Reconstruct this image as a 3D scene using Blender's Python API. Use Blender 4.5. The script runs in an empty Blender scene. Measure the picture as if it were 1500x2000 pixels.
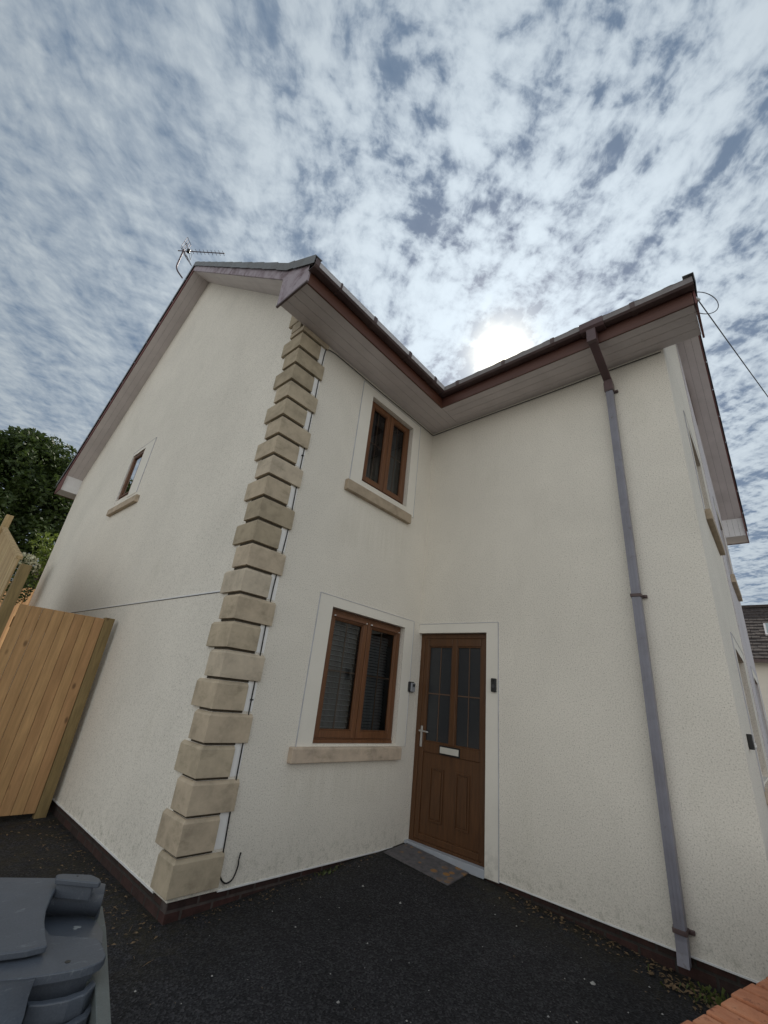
import bpy, bmesh, math, random
from mathutils import Vector, Matrix, noise as mnoise
random.seed(7)
R = math.radians
scene = bpy.context.scene
col = scene.collection

# ------------------------------------------------------------------ camera
cam_d = bpy.data.cameras.new('camera'); cam = bpy.data.objects.new('camera', cam_d); col.objects.link(cam)
cam_d.sensor_fit = 'VERTICAL'; cam_d.sensor_height = 36.0; cam_d.lens = 832.04 / 2000 * 36
cam_d.clip_start = 0.05; cam_d.clip_end = 2000
cam.matrix_world = Matrix.Translation((-4.3248, -3.293, 1.3375)) @ Matrix.Rotation(-0.8084, 4, 'Z') @ Matrix.Rotation(math.pi/2 + 0.4071, 4, 'X') @ Matrix.Rotation(0.1137, 4, 'Z')
scene.camera = cam

# ------------------------------------------------------------------ world: hazy altocumulus sky
SUN = Vector((0.644, 0.323, 0.694)).normalized()
elev = math.asin(SUN.z); azim = math.atan2(SUN.x, SUN.y)
world = bpy.data.worlds.new('World'); scene.world = world; world.use_nodes = True
nt = world.node_tree; nt.nodes.clear()
def N(tree, t, **kw):
    n = tree.nodes.new(t)
    for k, v in kw.items():
        if k.startswith('_'): setattr(n, k[1:], v)
        else: n.inputs[k.replace('__', ' ')].default_value = v
    return n
def mth(tree, op, a, b=None, c=None, clamp=False):
    n = tree.nodes.new('ShaderNodeMath'); n.operation = op; n.use_clamp = clamp
    for i, x in enumerate((a, b, c)):
        if x is None: continue
        if hasattr(x, 'is_linked') or isinstance(x, bpy.types.NodeSocket): tree.links.new(x, n.inputs[i])
        else: n.inputs[i].default_value = x
    return n.outputs[0]
def ramp(tree, fac, stops, interp='LINEAR'):
    n = tree.nodes.new('ShaderNodeValToRGB'); n.color_ramp.interpolation = interp
    el = n.color_ramp.elements
    while len(el) < len(stops): el.new(0.5)
    for e, (p, c) in zip(el, stops):
        e.position = p; e.color = (c[0], c[1], c[2], 1) if len(c) == 3 else c
    tree.links.new(fac, n.inputs[0]); return n.outputs[0]
def mixc(tree, fac, a, b, mode='MIX'):
    n = tree.nodes.new('ShaderNodeMix'); n.data_type = 'RGBA'; n.blend_type = mode
    for s, x in ((0, fac), (6, a), (7, b)):
        if isinstance(x, bpy.types.NodeSocket): tree.links.new(x, n.inputs[s])
        elif s == 0: n.inputs[0].default_value = x
        else: n.inputs[s].default_value = (x[0], x[1], x[2], 1)
    return n.outputs[2]
L = nt.links.new
tc = N(nt, 'ShaderNodeTexCoord')
sep = N(nt, 'ShaderNodeSeparateXYZ'); L(tc.outputs['Generated'], sep.inputs[0])
zc = mth(nt, 'MAXIMUM', sep.outputs[2], 0.06)
px = mth(nt, 'DIVIDE', sep.outputs[0], zc); py = mth(nt, 'DIVIDE', sep.outputs[1], zc)
cmb = N(nt, 'ShaderNodeCombineXYZ'); L(px, cmb.inputs[0]); L(py, cmb.inputs[1])
warp = N(nt, 'ShaderNodeTexNoise', Scale=1.6, Detail=2); warp.noise_dimensions = '2D'; L(cmb.outputs[0], warp.inputs['Vector'])
SKY_OFF = (0.35, 0.1, 0)
wv = N(nt, 'ShaderNodeVectorMath', _operation='MULTIPLY_ADD'); L(warp.outputs['Color'], wv.inputs[0]); wv.inputs[1].default_value = (.14, .14, 0); L(cmb.outputs[0], wv.inputs[2])
def sky_noise(rot, stretch, scale, detail, rough, dist, off=(0, 0, 0)):
    """noise elongated by `stretch` along compass direction `rot` of the cloud layer"""
    m1 = N(nt, 'ShaderNodeMapping'); m1.inputs['Rotation'].default_value = (0, 0, R(-rot)); L(wv.outputs[0], m1.inputs[0])
    m2 = N(nt, 'ShaderNodeMapping'); m2.inputs['Scale'].default_value = (1/stretch, 1, 1); m2.inputs['Location'].default_value = off; L(m1.outputs[0], m2.inputs[0])
    n = N(nt, 'ShaderNodeTexNoise', Scale=scale, Detail=detail, Roughness=rough, Distortion=dist); n.noise_dimensions = '2D'
    L(m2.outputs[0], n.inputs['Vector']); return n.outputs[0]
bands = sky_noise(56, 2.4, 7.5, 4, 0.5, 0.1, SKY_OFF)
cells = sky_noise(55, 1.25, 24.0, 4, 0.55, 0.2, (3, 1, 0))
rows = sky_noise(145, 2.6, 22.0, 3, 0.5, 0.2, (5, 9, 0))
fine = sky_noise(20, 1.3, 50.0, 8, 0.66, 0.3, (7, 2, 0))
cov = mth(nt, 'ADD', mth(nt, 'ADD', mth(nt, 'MULTIPLY', bands, 0.45), mth(nt, 'MULTIPLY', rows, 0.24)), mth(nt, 'ADD', mth(nt, 'MULTIPLY', cells, 0.34), mth(nt, 'MULTIPLY', fine, 0.17)))
# smoother, closed veil towards the north west
smooth = mth(nt, 'MULTIPLY_ADD', mth(nt, 'SUBTRACT', py, px), 1.25, 0.05, clamp=True)
dens = ramp(nt, cov, [(0.475, (0, 0, 0)), (0.525, (.24, .24, .24)), (0.575, (0.58, .58, .58)), (0.65, (.88, .88, .88)), (.75, (1, 1, 1))], 'B_SPLINE')
soft = mth(nt, 'MULTIPLY_ADD', cov, 2.6, -0.92, clamp=True)
densm = N(nt, 'ShaderNodeMix'); L(smooth, densm.inputs[0]); L(dens, densm.inputs[2]); L(soft, densm.inputs[3])
den = densm.outputs[0]
# forward scattering towards the sun
nrm = N(nt, 'ShaderNodeVectorMath', _operation='NORMALIZE'); L(tc.outputs['Generated'], nrm.inputs[0])
dt = N(nt, 'ShaderNodeVectorMath', _operation='DOT_PRODUCT'); L(nrm.outputs[0], dt.inputs[0]); dt.inputs[1].default_value = SUN
d01 = mth(nt, 'MAXIMUM', dt.outputs['Value'], 0.0)
g_wide = mth(nt, 'POWER', d01, 5.0); g_mid = mth(nt, 'POWER', d01, 60.0); g_core = mth(nt, 'POWER', d01, 650.0)
den = mth(nt, 'MAXIMUM', den, mth(nt, 'MULTIPLY', mth(nt, 'POWER', d01, 160.0), 0.85))
cl_b = mth(nt, 'ADD', mth(nt, 'MULTIPLY_ADD', g_wide, 0.44, 0.47), mth(nt, 'MULTIPLY', g_mid, 0.09))
sky = N(nt, 'ShaderNodeTexSky', _sky_type='NISHITA'); sky.sun_disc = False; sky.sun_elevation = elev; sky.sun_rotation = azim
skyc = mixc(nt, 1.0, sky.outputs[0], (0.14, 0.115, 0.105), 'MULTIPLY')
cloud = N(nt, 'ShaderNodeVectorMath', _operation='SCALE'); cloud.inputs[0].default_value = (0.875, 0.99, 1.085); L(cl_b, cloud.inputs['Scale'])
body = mixc(nt, den, mixc(nt, 0.90, skyc, (0.125, 0.195, 0.295)), cloud.outputs[0])
glow1 = N(nt, 'ShaderNodeVectorMath', _operation='SCALE'); glow1.inputs[0].default_value = (1.0, 0.86, 0.58); L(mth(nt, 'MULTIPLY', mth(nt, 'MULTIPLY', g_core, mth(nt, 'MULTIPLY_ADD', cells, 1.6, .2)), 0.50), glow1.inputs['Scale'])
sunb = mixc(nt, 1.0, body, glow1.outputs[0], 'ADD')
core2 = N(nt, 'ShaderNodeVectorMath', _operation='SCALE'); core2.inputs[0].default_value = (1.0, 0.84, 0.55); L(mth(nt, 'MULTIPLY', mth(nt, 'POWER', d01, 1100.0), mth(nt, 'MULTIPLY_ADD', cells, 1.6, .15)), core2.inputs['Scale'])
fin = mixc(nt, 1.0, sunb, core2.outputs[0], 'ADD')
# added brightening of the unseen sky opposite the sun, to light the walls
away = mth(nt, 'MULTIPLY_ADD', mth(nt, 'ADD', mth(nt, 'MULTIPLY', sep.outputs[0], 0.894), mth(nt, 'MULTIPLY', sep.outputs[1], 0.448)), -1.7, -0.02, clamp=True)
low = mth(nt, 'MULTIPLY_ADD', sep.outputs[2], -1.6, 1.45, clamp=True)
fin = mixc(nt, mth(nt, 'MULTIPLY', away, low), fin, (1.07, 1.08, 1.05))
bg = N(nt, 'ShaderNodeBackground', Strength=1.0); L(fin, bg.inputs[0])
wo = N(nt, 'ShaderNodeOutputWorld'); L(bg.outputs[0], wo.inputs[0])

# ------------------------------------------------------------------ sun
sd = bpy.data.lights.new('sun', 'SUN'); sd.energy = 4.0; sd.angle = R(1.5); sd.color = (1, 0.93, 0.82)
so = bpy.data.objects.new('sun', sd); col.objects.link(so); so.rotation_euler = (-SUN).to_track_quat('-Z', 'Y').to_euler()
so.location = (10, 5, 20)

vs = scene.view_settings; vs.view_transform = 'Standard'; vs.look = 'None'; vs.exposure = 0.0; vs.gamma = 1.0
scene.cycles.max_bounces = 8; scene.cycles.transparent_max_bounces = 12
try: scene.cycles.use_denoising = True
except Exception: pass

# ------------------------------------------------------------------ materials
def mat_new(name):
    m = bpy.data.materials.new(name); m.use_nodes = True; t = m.node_tree
    return m, t, t.nodes['Principled BSDF']
def oc(t, scale=(1, 1, 1), rot=(0, 0, 0)):
    c = t.nodes.new('ShaderNodeTexCoord'); mp = t.nodes.new('ShaderNodeMapping')
    mp.inputs['Scale'].default_value = scale; mp.inputs['Rotation'].default_value = rot
    t.links.new(c.outputs['Object'], mp.inputs[0]); return mp.outputs[0]
def nz(t, vec, scale, detail=4, rough=.55, dist=0):
    n = t.nodes.new('ShaderNodeTexNoise'); n.inputs['Scale'].default_value = scale; n.inputs['Detail'].default_value = detail
    n.inputs['Roughness'].default_value = rough; n.inputs['Distortion'].default_value = dist
    t.links.new(vec, n.inputs['Vector']); return n.outputs[0]
def bump(t, b, h, strength, distance):
    n = t.nodes.new('ShaderNodeBump'); n.inputs['Strength'].default_value = strength; n.inputs['Distance'].default_value = distance
    t.links.new(h, n.inputs['Height']); t.links.new(n.outputs[0], b.inputs['Normal'])
def plain(name, c, rough=.6, var=.12, sc=6, bmp=0, metal=0, spec=.5, stretch=(1, 1, 1)):
    m, t, b = mat_new(name); v = oc(t, stretch)
    f = nz(t, v, sc, 5, .6)
    lo = [x*(1-var) for x in c]; hi = [min(1, x*(1+var)) for x in c]
    t.links.new(ramp(t, f, [(.3, lo), (.7, hi)]), b.inputs['Base Color'])
    b.inputs['Roughness'].default_value = rough; b.inputs['Metallic'].default_value = metal; b.inputs['Specular IOR Level'].default_value = spec
    if bmp: bump(t, b, nz(t, v, sc*12, 3), .6, bmp)
    return m

def render_mat(name, c, dirt=True, grain=1.0):
    m, t, b = mat_new(name); v = oc(t)
    f = nz(t, v, 1.1, 6, .6, .3)
    base = ramp(t, f, [(.3, [x*.94 for x in c]), (.7, [min(1, x*1.04) for x in c])])
    # roughcast grain: small pale and dark stones
    g = nz(t, v, 95, 3, .7)
    base = mixc(t, 1.0, base, ramp(t, g, [(.28, (.50, .49, .47)), (.44, (.93, .93, .92)), (.62, (1.03, 1.03, 1.03))]), 'MULTIPLY')
    g2 = nz(t, v, 38, 2, .5)
    base = mixc(t, 1.0, base, ramp(t, g2, [(.22, (.72, .70, .68)), (.29, (1, 1, 1))]), 'MULTIPLY')
    if dirt:
        geo = t.nodes.new('ShaderNodeNewGeometry'); s = t.nodes.new('ShaderNodeSeparateXYZ'); t.links.new(geo.outputs['Position'], s.inputs[0])
        # splash line of algae specks just above the plinth
        band = ramp(t, mth(t, 'MULTIPLY_ADD', s.outputs[2], 1.6, .25, clamp=True), [(0.1, (1, 1, 1)), (.45, (.35, .35, .35)), (.9, (0, 0, 0))])
        sp = ramp(t, nz(t, v, 16, 8, .75), [(.50, (0, 0, 0)), (.66, (1, 1, 1))])
        k = mth(t, 'MULTIPLY', mth(t, 'MULTIPLY', band, sp), .62)
        base = mixc(t, k, base, (.25, .25, .18))
        # run off marks below the two sills of the recessed wall
        def span(o, lo, hi, w):
            return mth(t, 'MULTIPLY', mth(t, 'MULTIPLY_ADD', o, 1/w, -lo/w, clamp=True), mth(t, 'MULTIPLY_ADD', o, -1/w, hi/w, clamp=True))
        yk = mth(t, 'MULTIPLY_ADD', mth(t, 'ABSOLUTE', s.outputs[1]), -30, 1, clamp=True)
        m1_ = mth(t, 'MULTIPLY', span(s.outputs[0], -1.78, -.18, .12), span(s.outputs[2], .35, .76, .38)); m2_ = mth(t, 'MULTIPLY', span(s.outputs[0], -1.62, -.36, .12), span(s.outputs[2], 2.75, 3.42, .6))
        run = ramp(t, nz(t, oc(t, (16, 16, 1.3)), 1.0, 6, .7), [(.42, (0, 0, 0)), (.68, (1, 1, 1))])
        base = mixc(t, mth(t, 'MULTIPLY', mth(t, 'MULTIPLY', mth(t, 'MULTIPLY', mth(t, 'MAXIMUM', m1_, m2_), yk), run), .55), base, (.40, .36, .25))
        st = ramp(t, nz(t, oc(t, (1.2, 1.2, .5)), 2.1, 7, .7), [(.56, (0, 0, 0)), (.75, (1, 1, 1))])
        base = mixc(t, mth(t, 'MULTIPLY', st, .13), base, (.42, .40, .30))
    t.links.new(base, b.inputs['Base Color']); b.inputs['Roughness'].default_value = .92; b.inputs['Specular IOR Level'].default_value = .15
    h = mth(t, 'ADD', mth(t, 'MULTIPLY', nz(t, v, 110, 3, .7), .6), mth(t, 'MULTIPLY', nz(t, v, 45, 2), .6))
    bump(t, b, h, .55*grain, .006)
    return m
M = {}
def smooth_band():
    m, t, b = mat_new('smooth_band'); v = oc(t)
    base = ramp(t, nz(t, v, 1.6, 6, .6), [(.3, (.79, .755, .68)), (.7, (.85, .815, .74))])
    base = mixc(t, 1.0, base, ramp(t, nz(t, v, 120, 2, .6), [(.25, (.86, .86, .85)), (.4, (1, 1, 1))]), 'MULTIPLY')
    geo = t.nodes.new('ShaderNodeNewGeometry'); s_ = t.nodes.new('ShaderNodeSeparateXYZ'); t.links.new(geo.outputs['Position'], s_.inputs[0])
    lowm = mth(t, 'MULTIPLY_ADD', s_.outputs[2], -3.0, .75, clamp=True)
    k = mth(t, 'MULTIPLY', lowm, ramp(t, nz(t, v, 14, 7, .7), [(.45, (0, 0, 0)), (.62, (1, 1, 1))]))
    base = mixc(t, mth(t, 'MULTIPLY', k, .45), base, (.24, .24, .20))
    t.links.new(base, b.inputs['Base Color']); b.inputs['Roughness'].default_value = .9; b.inputs['Specular IOR Level'].default_value = .15
    bump(t, b, nz(t, v, 70, 3, .6), .2, .002); return m
M['render'] = render_mat('cream_roughcast', (.84, .795, .715))
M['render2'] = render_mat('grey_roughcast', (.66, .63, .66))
M['band'] = smooth_band()
M['bead2'] = plain('band_edge_bead', (.50, .50, .53), .5, .15, 5)
M['margin'] = plain('margin_white', (.90, .89, .87), .7, .03)
M['bead'] = plain('white_bead', (.80, .80, .80), .4, .06)

def stone_mat(name, c):
    m, t, b = mat_new(name); v = oc(t)
    oi = t.nodes.new('ShaderNodeObjectInfo')
    tint = ramp(t, oi.outputs['Random'], [(0, (.80, .77, .70)), (.35, (.98, .95, .88)), (.7, (1.05, 1.0, .94)), (1, (1.16, 1.18, 1.20))])
    f = nz(t, v, 7, 7, .65, .2)
    base = ramp(t, f, [(.3, [x*.74 for x in c]), (.5, c), (.7, [min(1, x*1.16) for x in c])])
    base = mixc(t, 1.0, base, tint, 'MULTIPLY')
    st = ramp(t, nz(t, oc(t, (1, 1, 2.5)), 5, 8, .72), [(.55, (0, 0, 0)), (.72, (1, 1, 1))])
    base = mixc(t, mth(t, 'MULTIPLY', st, .4), base, (.17, .15, .095))
    t.links.new(base, b.inputs['Base Color']); b.inputs['Roughness'].default_value = .9; b.inputs['Specular IOR Level'].default_value = .2
    bump(t, b, nz(t, v, 60, 5, .7), .3, .002)
    return m
M['joint'] = plain('joint_mortar', (.075, .06, .042), .95, .2, 20)
M['stone'] = stone_mat('cast_stone', (.50, .435, .345))
M['sill'] = stone_mat('sill_stone', (.52, .44, .36))

def wood_mat(name, c, axis=2, rough=.45, contrast=.35, knots=False):
    m, t, b = mat_new(name)
    s = [9, 9, 9]; s[axis] = .8
    f = nz(t, oc(t, tuple(s)), 4, 6, .65, .6)
    base = ramp(t, f, [(.32, [x*(1-contrast) for x in c]), (.6, c), (.75, [x*(1+contrast*.5) for x in c])])
    if knots:
        oi = t.nodes.new('ShaderNodeObjectInfo')
        pl_ = N(t, 'ShaderNodeTexVoronoi', Scale=1.0); sk = [6.5, 6.5, 6.5]; sk[axis] = 3.2
        t.links.new(oc(t, tuple(sk)), pl_.inputs['Vector'])
        kn = ramp(t, pl_.outputs['Distance'], [(.06, (1, 1, 1)), (.14, (0, 0, 0))])
        base = mixc(t, mth(t, 'MULTIPLY', kn, .7), base, (.09, .045, .02))
        var = nz(t, oc(t, (2, 2, .15)), 5, 2)
        base = mixc(t, 1.0, base, ramp(t, var, [(.3, (.80, .74, .66)), (.7, (1.1, 1.05, 1.0))]), 'MULTIPLY')
        base = mixc(t, 1.0, base, ramp(t, oi.outputs['Random'], [(0, (.90, .84, .80)), (.5, (.98, .95, .9)), (1, (1.07, 1.07, 1.02))]), 'MULTIPLY')
    t.links.new(base, b.inputs['Base Color']); b.inputs['Roughness'].default_value = rough
    bump(t, b, f, .3, .002)
    return m
M['oak'] = wood_mat('golden_oak_frame', (.17, .070, .028), 2, .42)
M['oak_h'] = wood_mat('golden_oak_rail', (.17, .07, .033), 0, .42)
M['oak_door'] = wood_mat('golden_oak_door', (.112, .047, .016), 2, .45)
M['fascia'] = wood_mat('brown_fascia', (.12, .046, .028), 0, .5, .25)
M['fascia_y'] = wood_mat('brown_fascia_y', (.11, .045, .033), 1, .5, .25)
M['timber'] = wood_mat('pine_boards', (.53, .34, .175), 2, .75, .22, True)
M['timber_green'] = wood_mat('treated_post', (.27, .205, .10), 2, .8, .3, True)
M['timber_grey'] = wood_mat('pale_boards', (.55, .43, .25), 2, .85, .3, True)
M['glass_bar'] = plain('glazing_bar', (.13, .075, .045), .5, .1)
M['white'] = plain('white_plastic', (.8, .8, .78), .4, .04)
M['silver'] = plain('satin_metal', (.62, .62, .62), .3, .05, metal=.9)
M['plate'] = plain('letter_plate', (.62, .60, .54), .4, .05)
M['black'] = plain('black_plastic', (.012, .012, .013), .35, .2)
M['cable'] = plain('black_cable', (.014, .013, .013), .6, .2)
M['wire'] = plain('grey_wire', (.10, .105, .12), .6, .2)
M['mast'] = plain('aerial_metal', (.13, .10, .115), .5, .2, metal=.4)
M['dark_room'] = plain('dark_room', (.035, .034, .036), .9, .2)
M['blind'] = plain('blind_slat', (.42, .44, .46), .6, .08)
M['curtain'] = plain('net_curtain', (.16, .165, .17), .9, .3, 14, stretch=(3, 1, .2))
M['threshold'] = plain('threshold', (.42, .45, .50), .5, .1)

def soffit_mat(name, c):
    m, t, b = mat_new(name); v = oc(t)
    f = nz(t, v, 2.2, 7, .7, .4)
    base = ramp(t, f, [(.35, [x*.86 for x in c]), (.65, c)])
    sp = ramp(t, nz(t, v, 26, 3, .6), [(.70, (0, 0, 0)), (.76, (1, 1, 1))])
    base = mixc(t, mth(t, 'MULTIPLY', sp, .35), base, (.15, .13, .10))
    t.links.new(base, b.inputs['Base Color']); b.inputs['Roughness'].default_value = .5
    return m
M['soffit'] = soffit_mat('soffit_boards', (.66, .60, .595))
M['soffit_w'] = soffit_mat('white_box_face', (.80, .79, .80))

def mottled(name, c, c2, sc, lo, hi, rough=.65, c3=None):
    m, t, b = mat_new(name); v = oc(t)
    f = nz(t, v, sc, 8, .7, .5)
    base = mixc(t, ramp(t, f, [(lo, (0, 0, 0)), (hi, (1, 1, 1))]), c, c2)
    if c3:
        base = mixc(t, ramp(t, nz(t, v, sc*4.3, 6, .75), [(.60, (0, 0, 0)), (.70, (1, 1, 1))]), base, c3)
    t.links.new(base, b.inputs['Base Color']); b.inputs['Roughness'].default_value = rough
    bump(t, b, nz(t, v, 70, 3), .3, .001)
    return m
M['barge'] = mottled('bleached_barge', (.37, .315, .35), (.16, .105, .12), 4, .48, .66, .7, (.05, .035, .035))
M['barge_red'] = mottled('brown_barge', (.20, .075, .07), (.11, .05, .05), 5, .4, .7, .5)
M['gutter'] = mottled('brown_gutter', (.075, .045, .045), (.13, .09, .085), 3, .4, .7, .5)
M['gutter_face'] = mottled('bleached_gutter', (.58, .56, .57), (.40, .37, .37), 3, .5, .75, .5, (.14, .12, .10))
M['gutter_dull'] = mottled('dull_gutter', (.24, .22, .22), (.15, .12, .12), 3, .5, .75, .5)
M['pipe'] = mottled('bleached_pipe', (.24, .24, .285), (.17, .16, .18), 3, .45, .8, .45, (.15, .13, .14))
M['pipe_brown'] = mottled('brown_pipe', (.12, .07, .075), (.08, .05, .05), 4, .4, .7, .4)
M['tile'] = mottled('roof_tile', (.16, .16, .165), (.09, .085, .08), 5, .4, .65, .9, (.12, .13, .06))
M['verge'] = mottled('verge_cap', (.17, .18, .19), (.12, .115, .11), 3, .45, .7, .6, (.10, .12, .06))
M['dark_tile'] = mottled('dark_tile', (.042, .032, .030), (.09, .07, .062), 4, .45, .7, .9)
M['far_wall'] = plain('far_render', (.74, .68, .60), .9, .06, 2)
M['bin'] = None

def brick_mat(name, c1, c2, mortar, scale, rot=(0, 0, 0), row=.075, bw=.225, ms=.010, dark=1):
    m, t, b = mat_new(name)
    cc = t.nodes.new('ShaderNodeNewGeometry'); sx = t.nodes.new('ShaderNodeSeparateXYZ'); t.links.new(cc.outputs['Position'], sx.inputs[0]); mp = t.nodes.new('ShaderNodeCombineXYZ')
    t.links.new(mth(t, 'ADD', mth(t, 'MULTIPLY', sx.outputs[0], rot[0]), mth(t, 'MULTIPLY', sx.outputs[1], rot[1])), mp.inputs[0]); t.links.new(mth(t, 'ADD', sx.outputs[2], .615), mp.inputs[1])
    br = N(t, 'ShaderNodeTexBrick', Scale=1.0); t.links.new(mp.outputs[0], br.inputs['Vector'])
    br.inputs['Color1'].default_value = (*c1, 1); br.inputs['Color2'].default_value = (*c2, 1); br.inputs['Mortar'].default_value = (*mortar, 1)
    br.inputs['Brick Width'].default_value = bw; br.inputs['Row Height'].default_value = row; br.inputs['Mortar Size'].default_value = ms; br.inputs['Mortar Smooth'].default_value = .3
    v = oc(t)
    base = mixc(t, 1.0, br.outputs[0], ramp(t, nz(t, v, 14, 7, .7), [(.3, (.45, .42, .40)), (.7, (1.15, 1.1, 1.1))]), 'MULTIPLY')
    t.links.new(base, b.inputs['Base Color']); b.inputs['Roughness'].default_value = .9
    h = mth(t, 'ADD', mth(t, 'MULTIPLY', br.outputs['Fac'], -.8), mth(t, 'MULTIPLY', nz(t, v, 60, 4), .4))
    bump(t, b, h, .7, .006)
    return m
M['plinth_x'] = brick_mat('plinth_brick', (.07, .028, .024), (.04, .024, .022), (.09, .075, .07), 1, (1, 0, 0))
M['plinth_y'] = brick_mat('plinth_brick_side', (.065, .03, .025), (.04, .025, .022), (.05, .045, .04), 1, (0, 1, 0))

def ground_mat():
    m, t, b = mat_new('asphalt'); v = oc(t)
    f = nz(t, v, .9, 8, .65, .5)
    base = ramp(t, f, [(.3, (.014, .014, .0155)), (.7, (.032, .0315, .034))])
    vo = N(t, 'ShaderNodeTexVoronoi', Scale=95.0); t.links.new(v, vo.inputs['Vector'])
    chips = mixc(t, 1.0, base, ramp(t, vo.outputs['Color'], [(.15, (.35, .35, .37)), (.6, (1.1, 1.1, 1.15)), (.92, (2.5, 2.45, 2.4))]), 'MULTIPLY')
    rare = ramp(t, nz(t, v, 170, 1, .5), [(.76, (0, 0, 0)), (.80, (1, 1, 1))])
    chips = mixc(t, mth(t, 'MULTIPLY', rare, .55), chips, (.30, .28, .26))
    # moss and dirt near the house walls
    geo = t.nodes.new('ShaderNodeNewGeometry'); s = t.nodes.new('ShaderNodeSeparateXYZ'); t.links.new(geo.outputs['Position'], s.inputs[0])
    dx = mth(t, 'MULTIPLY_ADD', s.outputs[0], 1.8, 1.05, clamp=True)
    dG = mth(t, 'MULTIPLY_ADD', mth(t, 'ABSOLUTE', mth(t, 'ADD', s.outputs[0], 2.6)), -1.1, 1.0, clamp=True)
    dG = mth(t, 'MULTIPLY', dG, mth(t, 'MULTIPLY_ADD', s.outputs[1], 1.6, 1.0, clamp=True))
    dW = mth(t, 'MULTIPLY_ADD', s.outputs[1], 3.0, 1.0, clamp=True)
    far = mth(t, 'MULTIPLY_ADD', s.outputs[1], .6, -.2, clamp=True)
    d = mth(t, 'MAXIMUM', mth(t, 'MAXIMUM', dx, dG), mth(t, 'MAXIMUM', mth(t, 'MULTIPLY', dW, .7), far))
    mk = mth(t, 'MULTIPLY', d, ramp(t, nz(t, v, 7, 8, .75, .6), [(.40, (0, 0, 0)), (.60, (1, 1, 1))]))
    moss = ramp(t, nz(t, v, 30, 6, .7), [(.3, (.012, .010, .007)), (.55, (.035, .030, .018)), (.75, (.085, .068, .040))])
    base2 = mixc(t, mth(t, 'MULTIPLY', mk, .85), chips, moss)
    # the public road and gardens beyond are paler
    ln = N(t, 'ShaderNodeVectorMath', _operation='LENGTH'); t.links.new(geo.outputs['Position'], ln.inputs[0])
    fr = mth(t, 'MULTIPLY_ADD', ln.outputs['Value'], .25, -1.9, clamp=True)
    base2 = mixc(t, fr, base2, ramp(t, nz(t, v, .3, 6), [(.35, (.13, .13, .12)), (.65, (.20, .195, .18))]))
    t.links.new(base2, b.inputs['Base Color']); b.inputs['Roughness'].default_value = .85; b.inputs['Specular IOR Level'].default_value = .3
    h = mth(t, 'ADD', mth(t, 'MULTIPLY', vo.outputs['Distance'], .8), mth(t, 'MULTIPLY', nz(t, v, 40, 5, .7), .8))
    bump(t, b, h, .7, .006)
    return m
M['ground'] = ground_mat()

def glass_mat(name, tint=(1, 1, 1), rough=.0):
    m = bpy.data.materials.new(name); m.use_nodes = True; t = m.node_tree; t.nodes.clear()
    tr = N(t, 'ShaderNodeBsdfTransparent'); tr.inputs[0].default_value = (*tint, 1)
    gl = N(t, 'ShaderNodeBsdfGlossy', Roughness=rough)
    fr = N(t, 'ShaderNodeFresnel', IOR=1.52)
    f2 = mth(t, 'MULTIPLY_ADD', fr.outputs[0], 1.25, .01, clamp=True)
    mx = N(t, 'ShaderNodeMixShader'); t.links.new(f2, mx.inputs[0]); t.links.new(tr.outputs[0], mx.inputs[1]); t.links.new(gl.outputs[0], mx.inputs[2])
    o = N(t, 'ShaderNodeOutputMaterial'); t.links.new(mx.outputs[0], o.inputs[0]); return m
M['glass'] = glass_mat('window_glass', (.72, .75, .76))
m, t, b = mat_new('obscure_glass'); M['frost'] = m
b.inputs['Base Color'].default_value = (.035, .038, .042, 1); b.inputs['Roughness'].default_value = .22
bump(t, b, nz(t, oc(t), 45, 3, .6), .25, .004)

def leaf_mat(name, a, c):
    m, t, b = mat_new(name); v = oc(t)
    base = ramp(t, nz(t, v, 1.6, 5, .7), [(.32, a), (.68, c)])
    base = mixc(t, 1.0, base, ramp(t, nz(t, v, 22, 2), [(.3, (.6, .6, .6)), (.7, (1.3, 1.3, 1.2))]), 'MULTIPLY')
    t.links.new(base, b.inputs['Base Color']); b.inputs['Roughness'].default_value = .55
    t2 = N(t, 'ShaderNodeBsdfTranslucent'); t.links.new(base, t2.inputs[0])
    mx = N(t, 'ShaderNodeMixShader'); mx.inputs[0].default_value = .3
    out = t.nodes['Material Output']; t.links.new(b.outputs[0], mx.inputs[1]); t.links.new(t2.outputs[0], mx.inputs[2]); t.links.new(mx.outputs[0], out.inputs[0])
    return m
M['leaf'] = leaf_mat('leaf_green', (.034, .058, .016), (.09, .135, .03))
M['leaf_y'] = leaf_mat('leaf_yellow_green', (.12, .17, .03), (.24, .30, .06))
M['leaf_c'] = leaf_mat('leaf_conifer', (.06, .085, .022), (.13, .16, .045))
M['flower'] = leaf_mat('cream_flower', (.55, .52, .36), (.8, .78, .62))
M['bark'] = plain('bark', (.07, .055, .04), .9, .35, 9, .01)
M['shed'] = plain('dark_red_paint', (.055, .018, .02), .8, .2)
M['litter'] = plain('dead_leaf', (.16, .105, .055), .8, .5, 40)
M['pebble'] = plain('pale_chip', (.38, .37, .35), .7, .3, 30)

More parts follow.
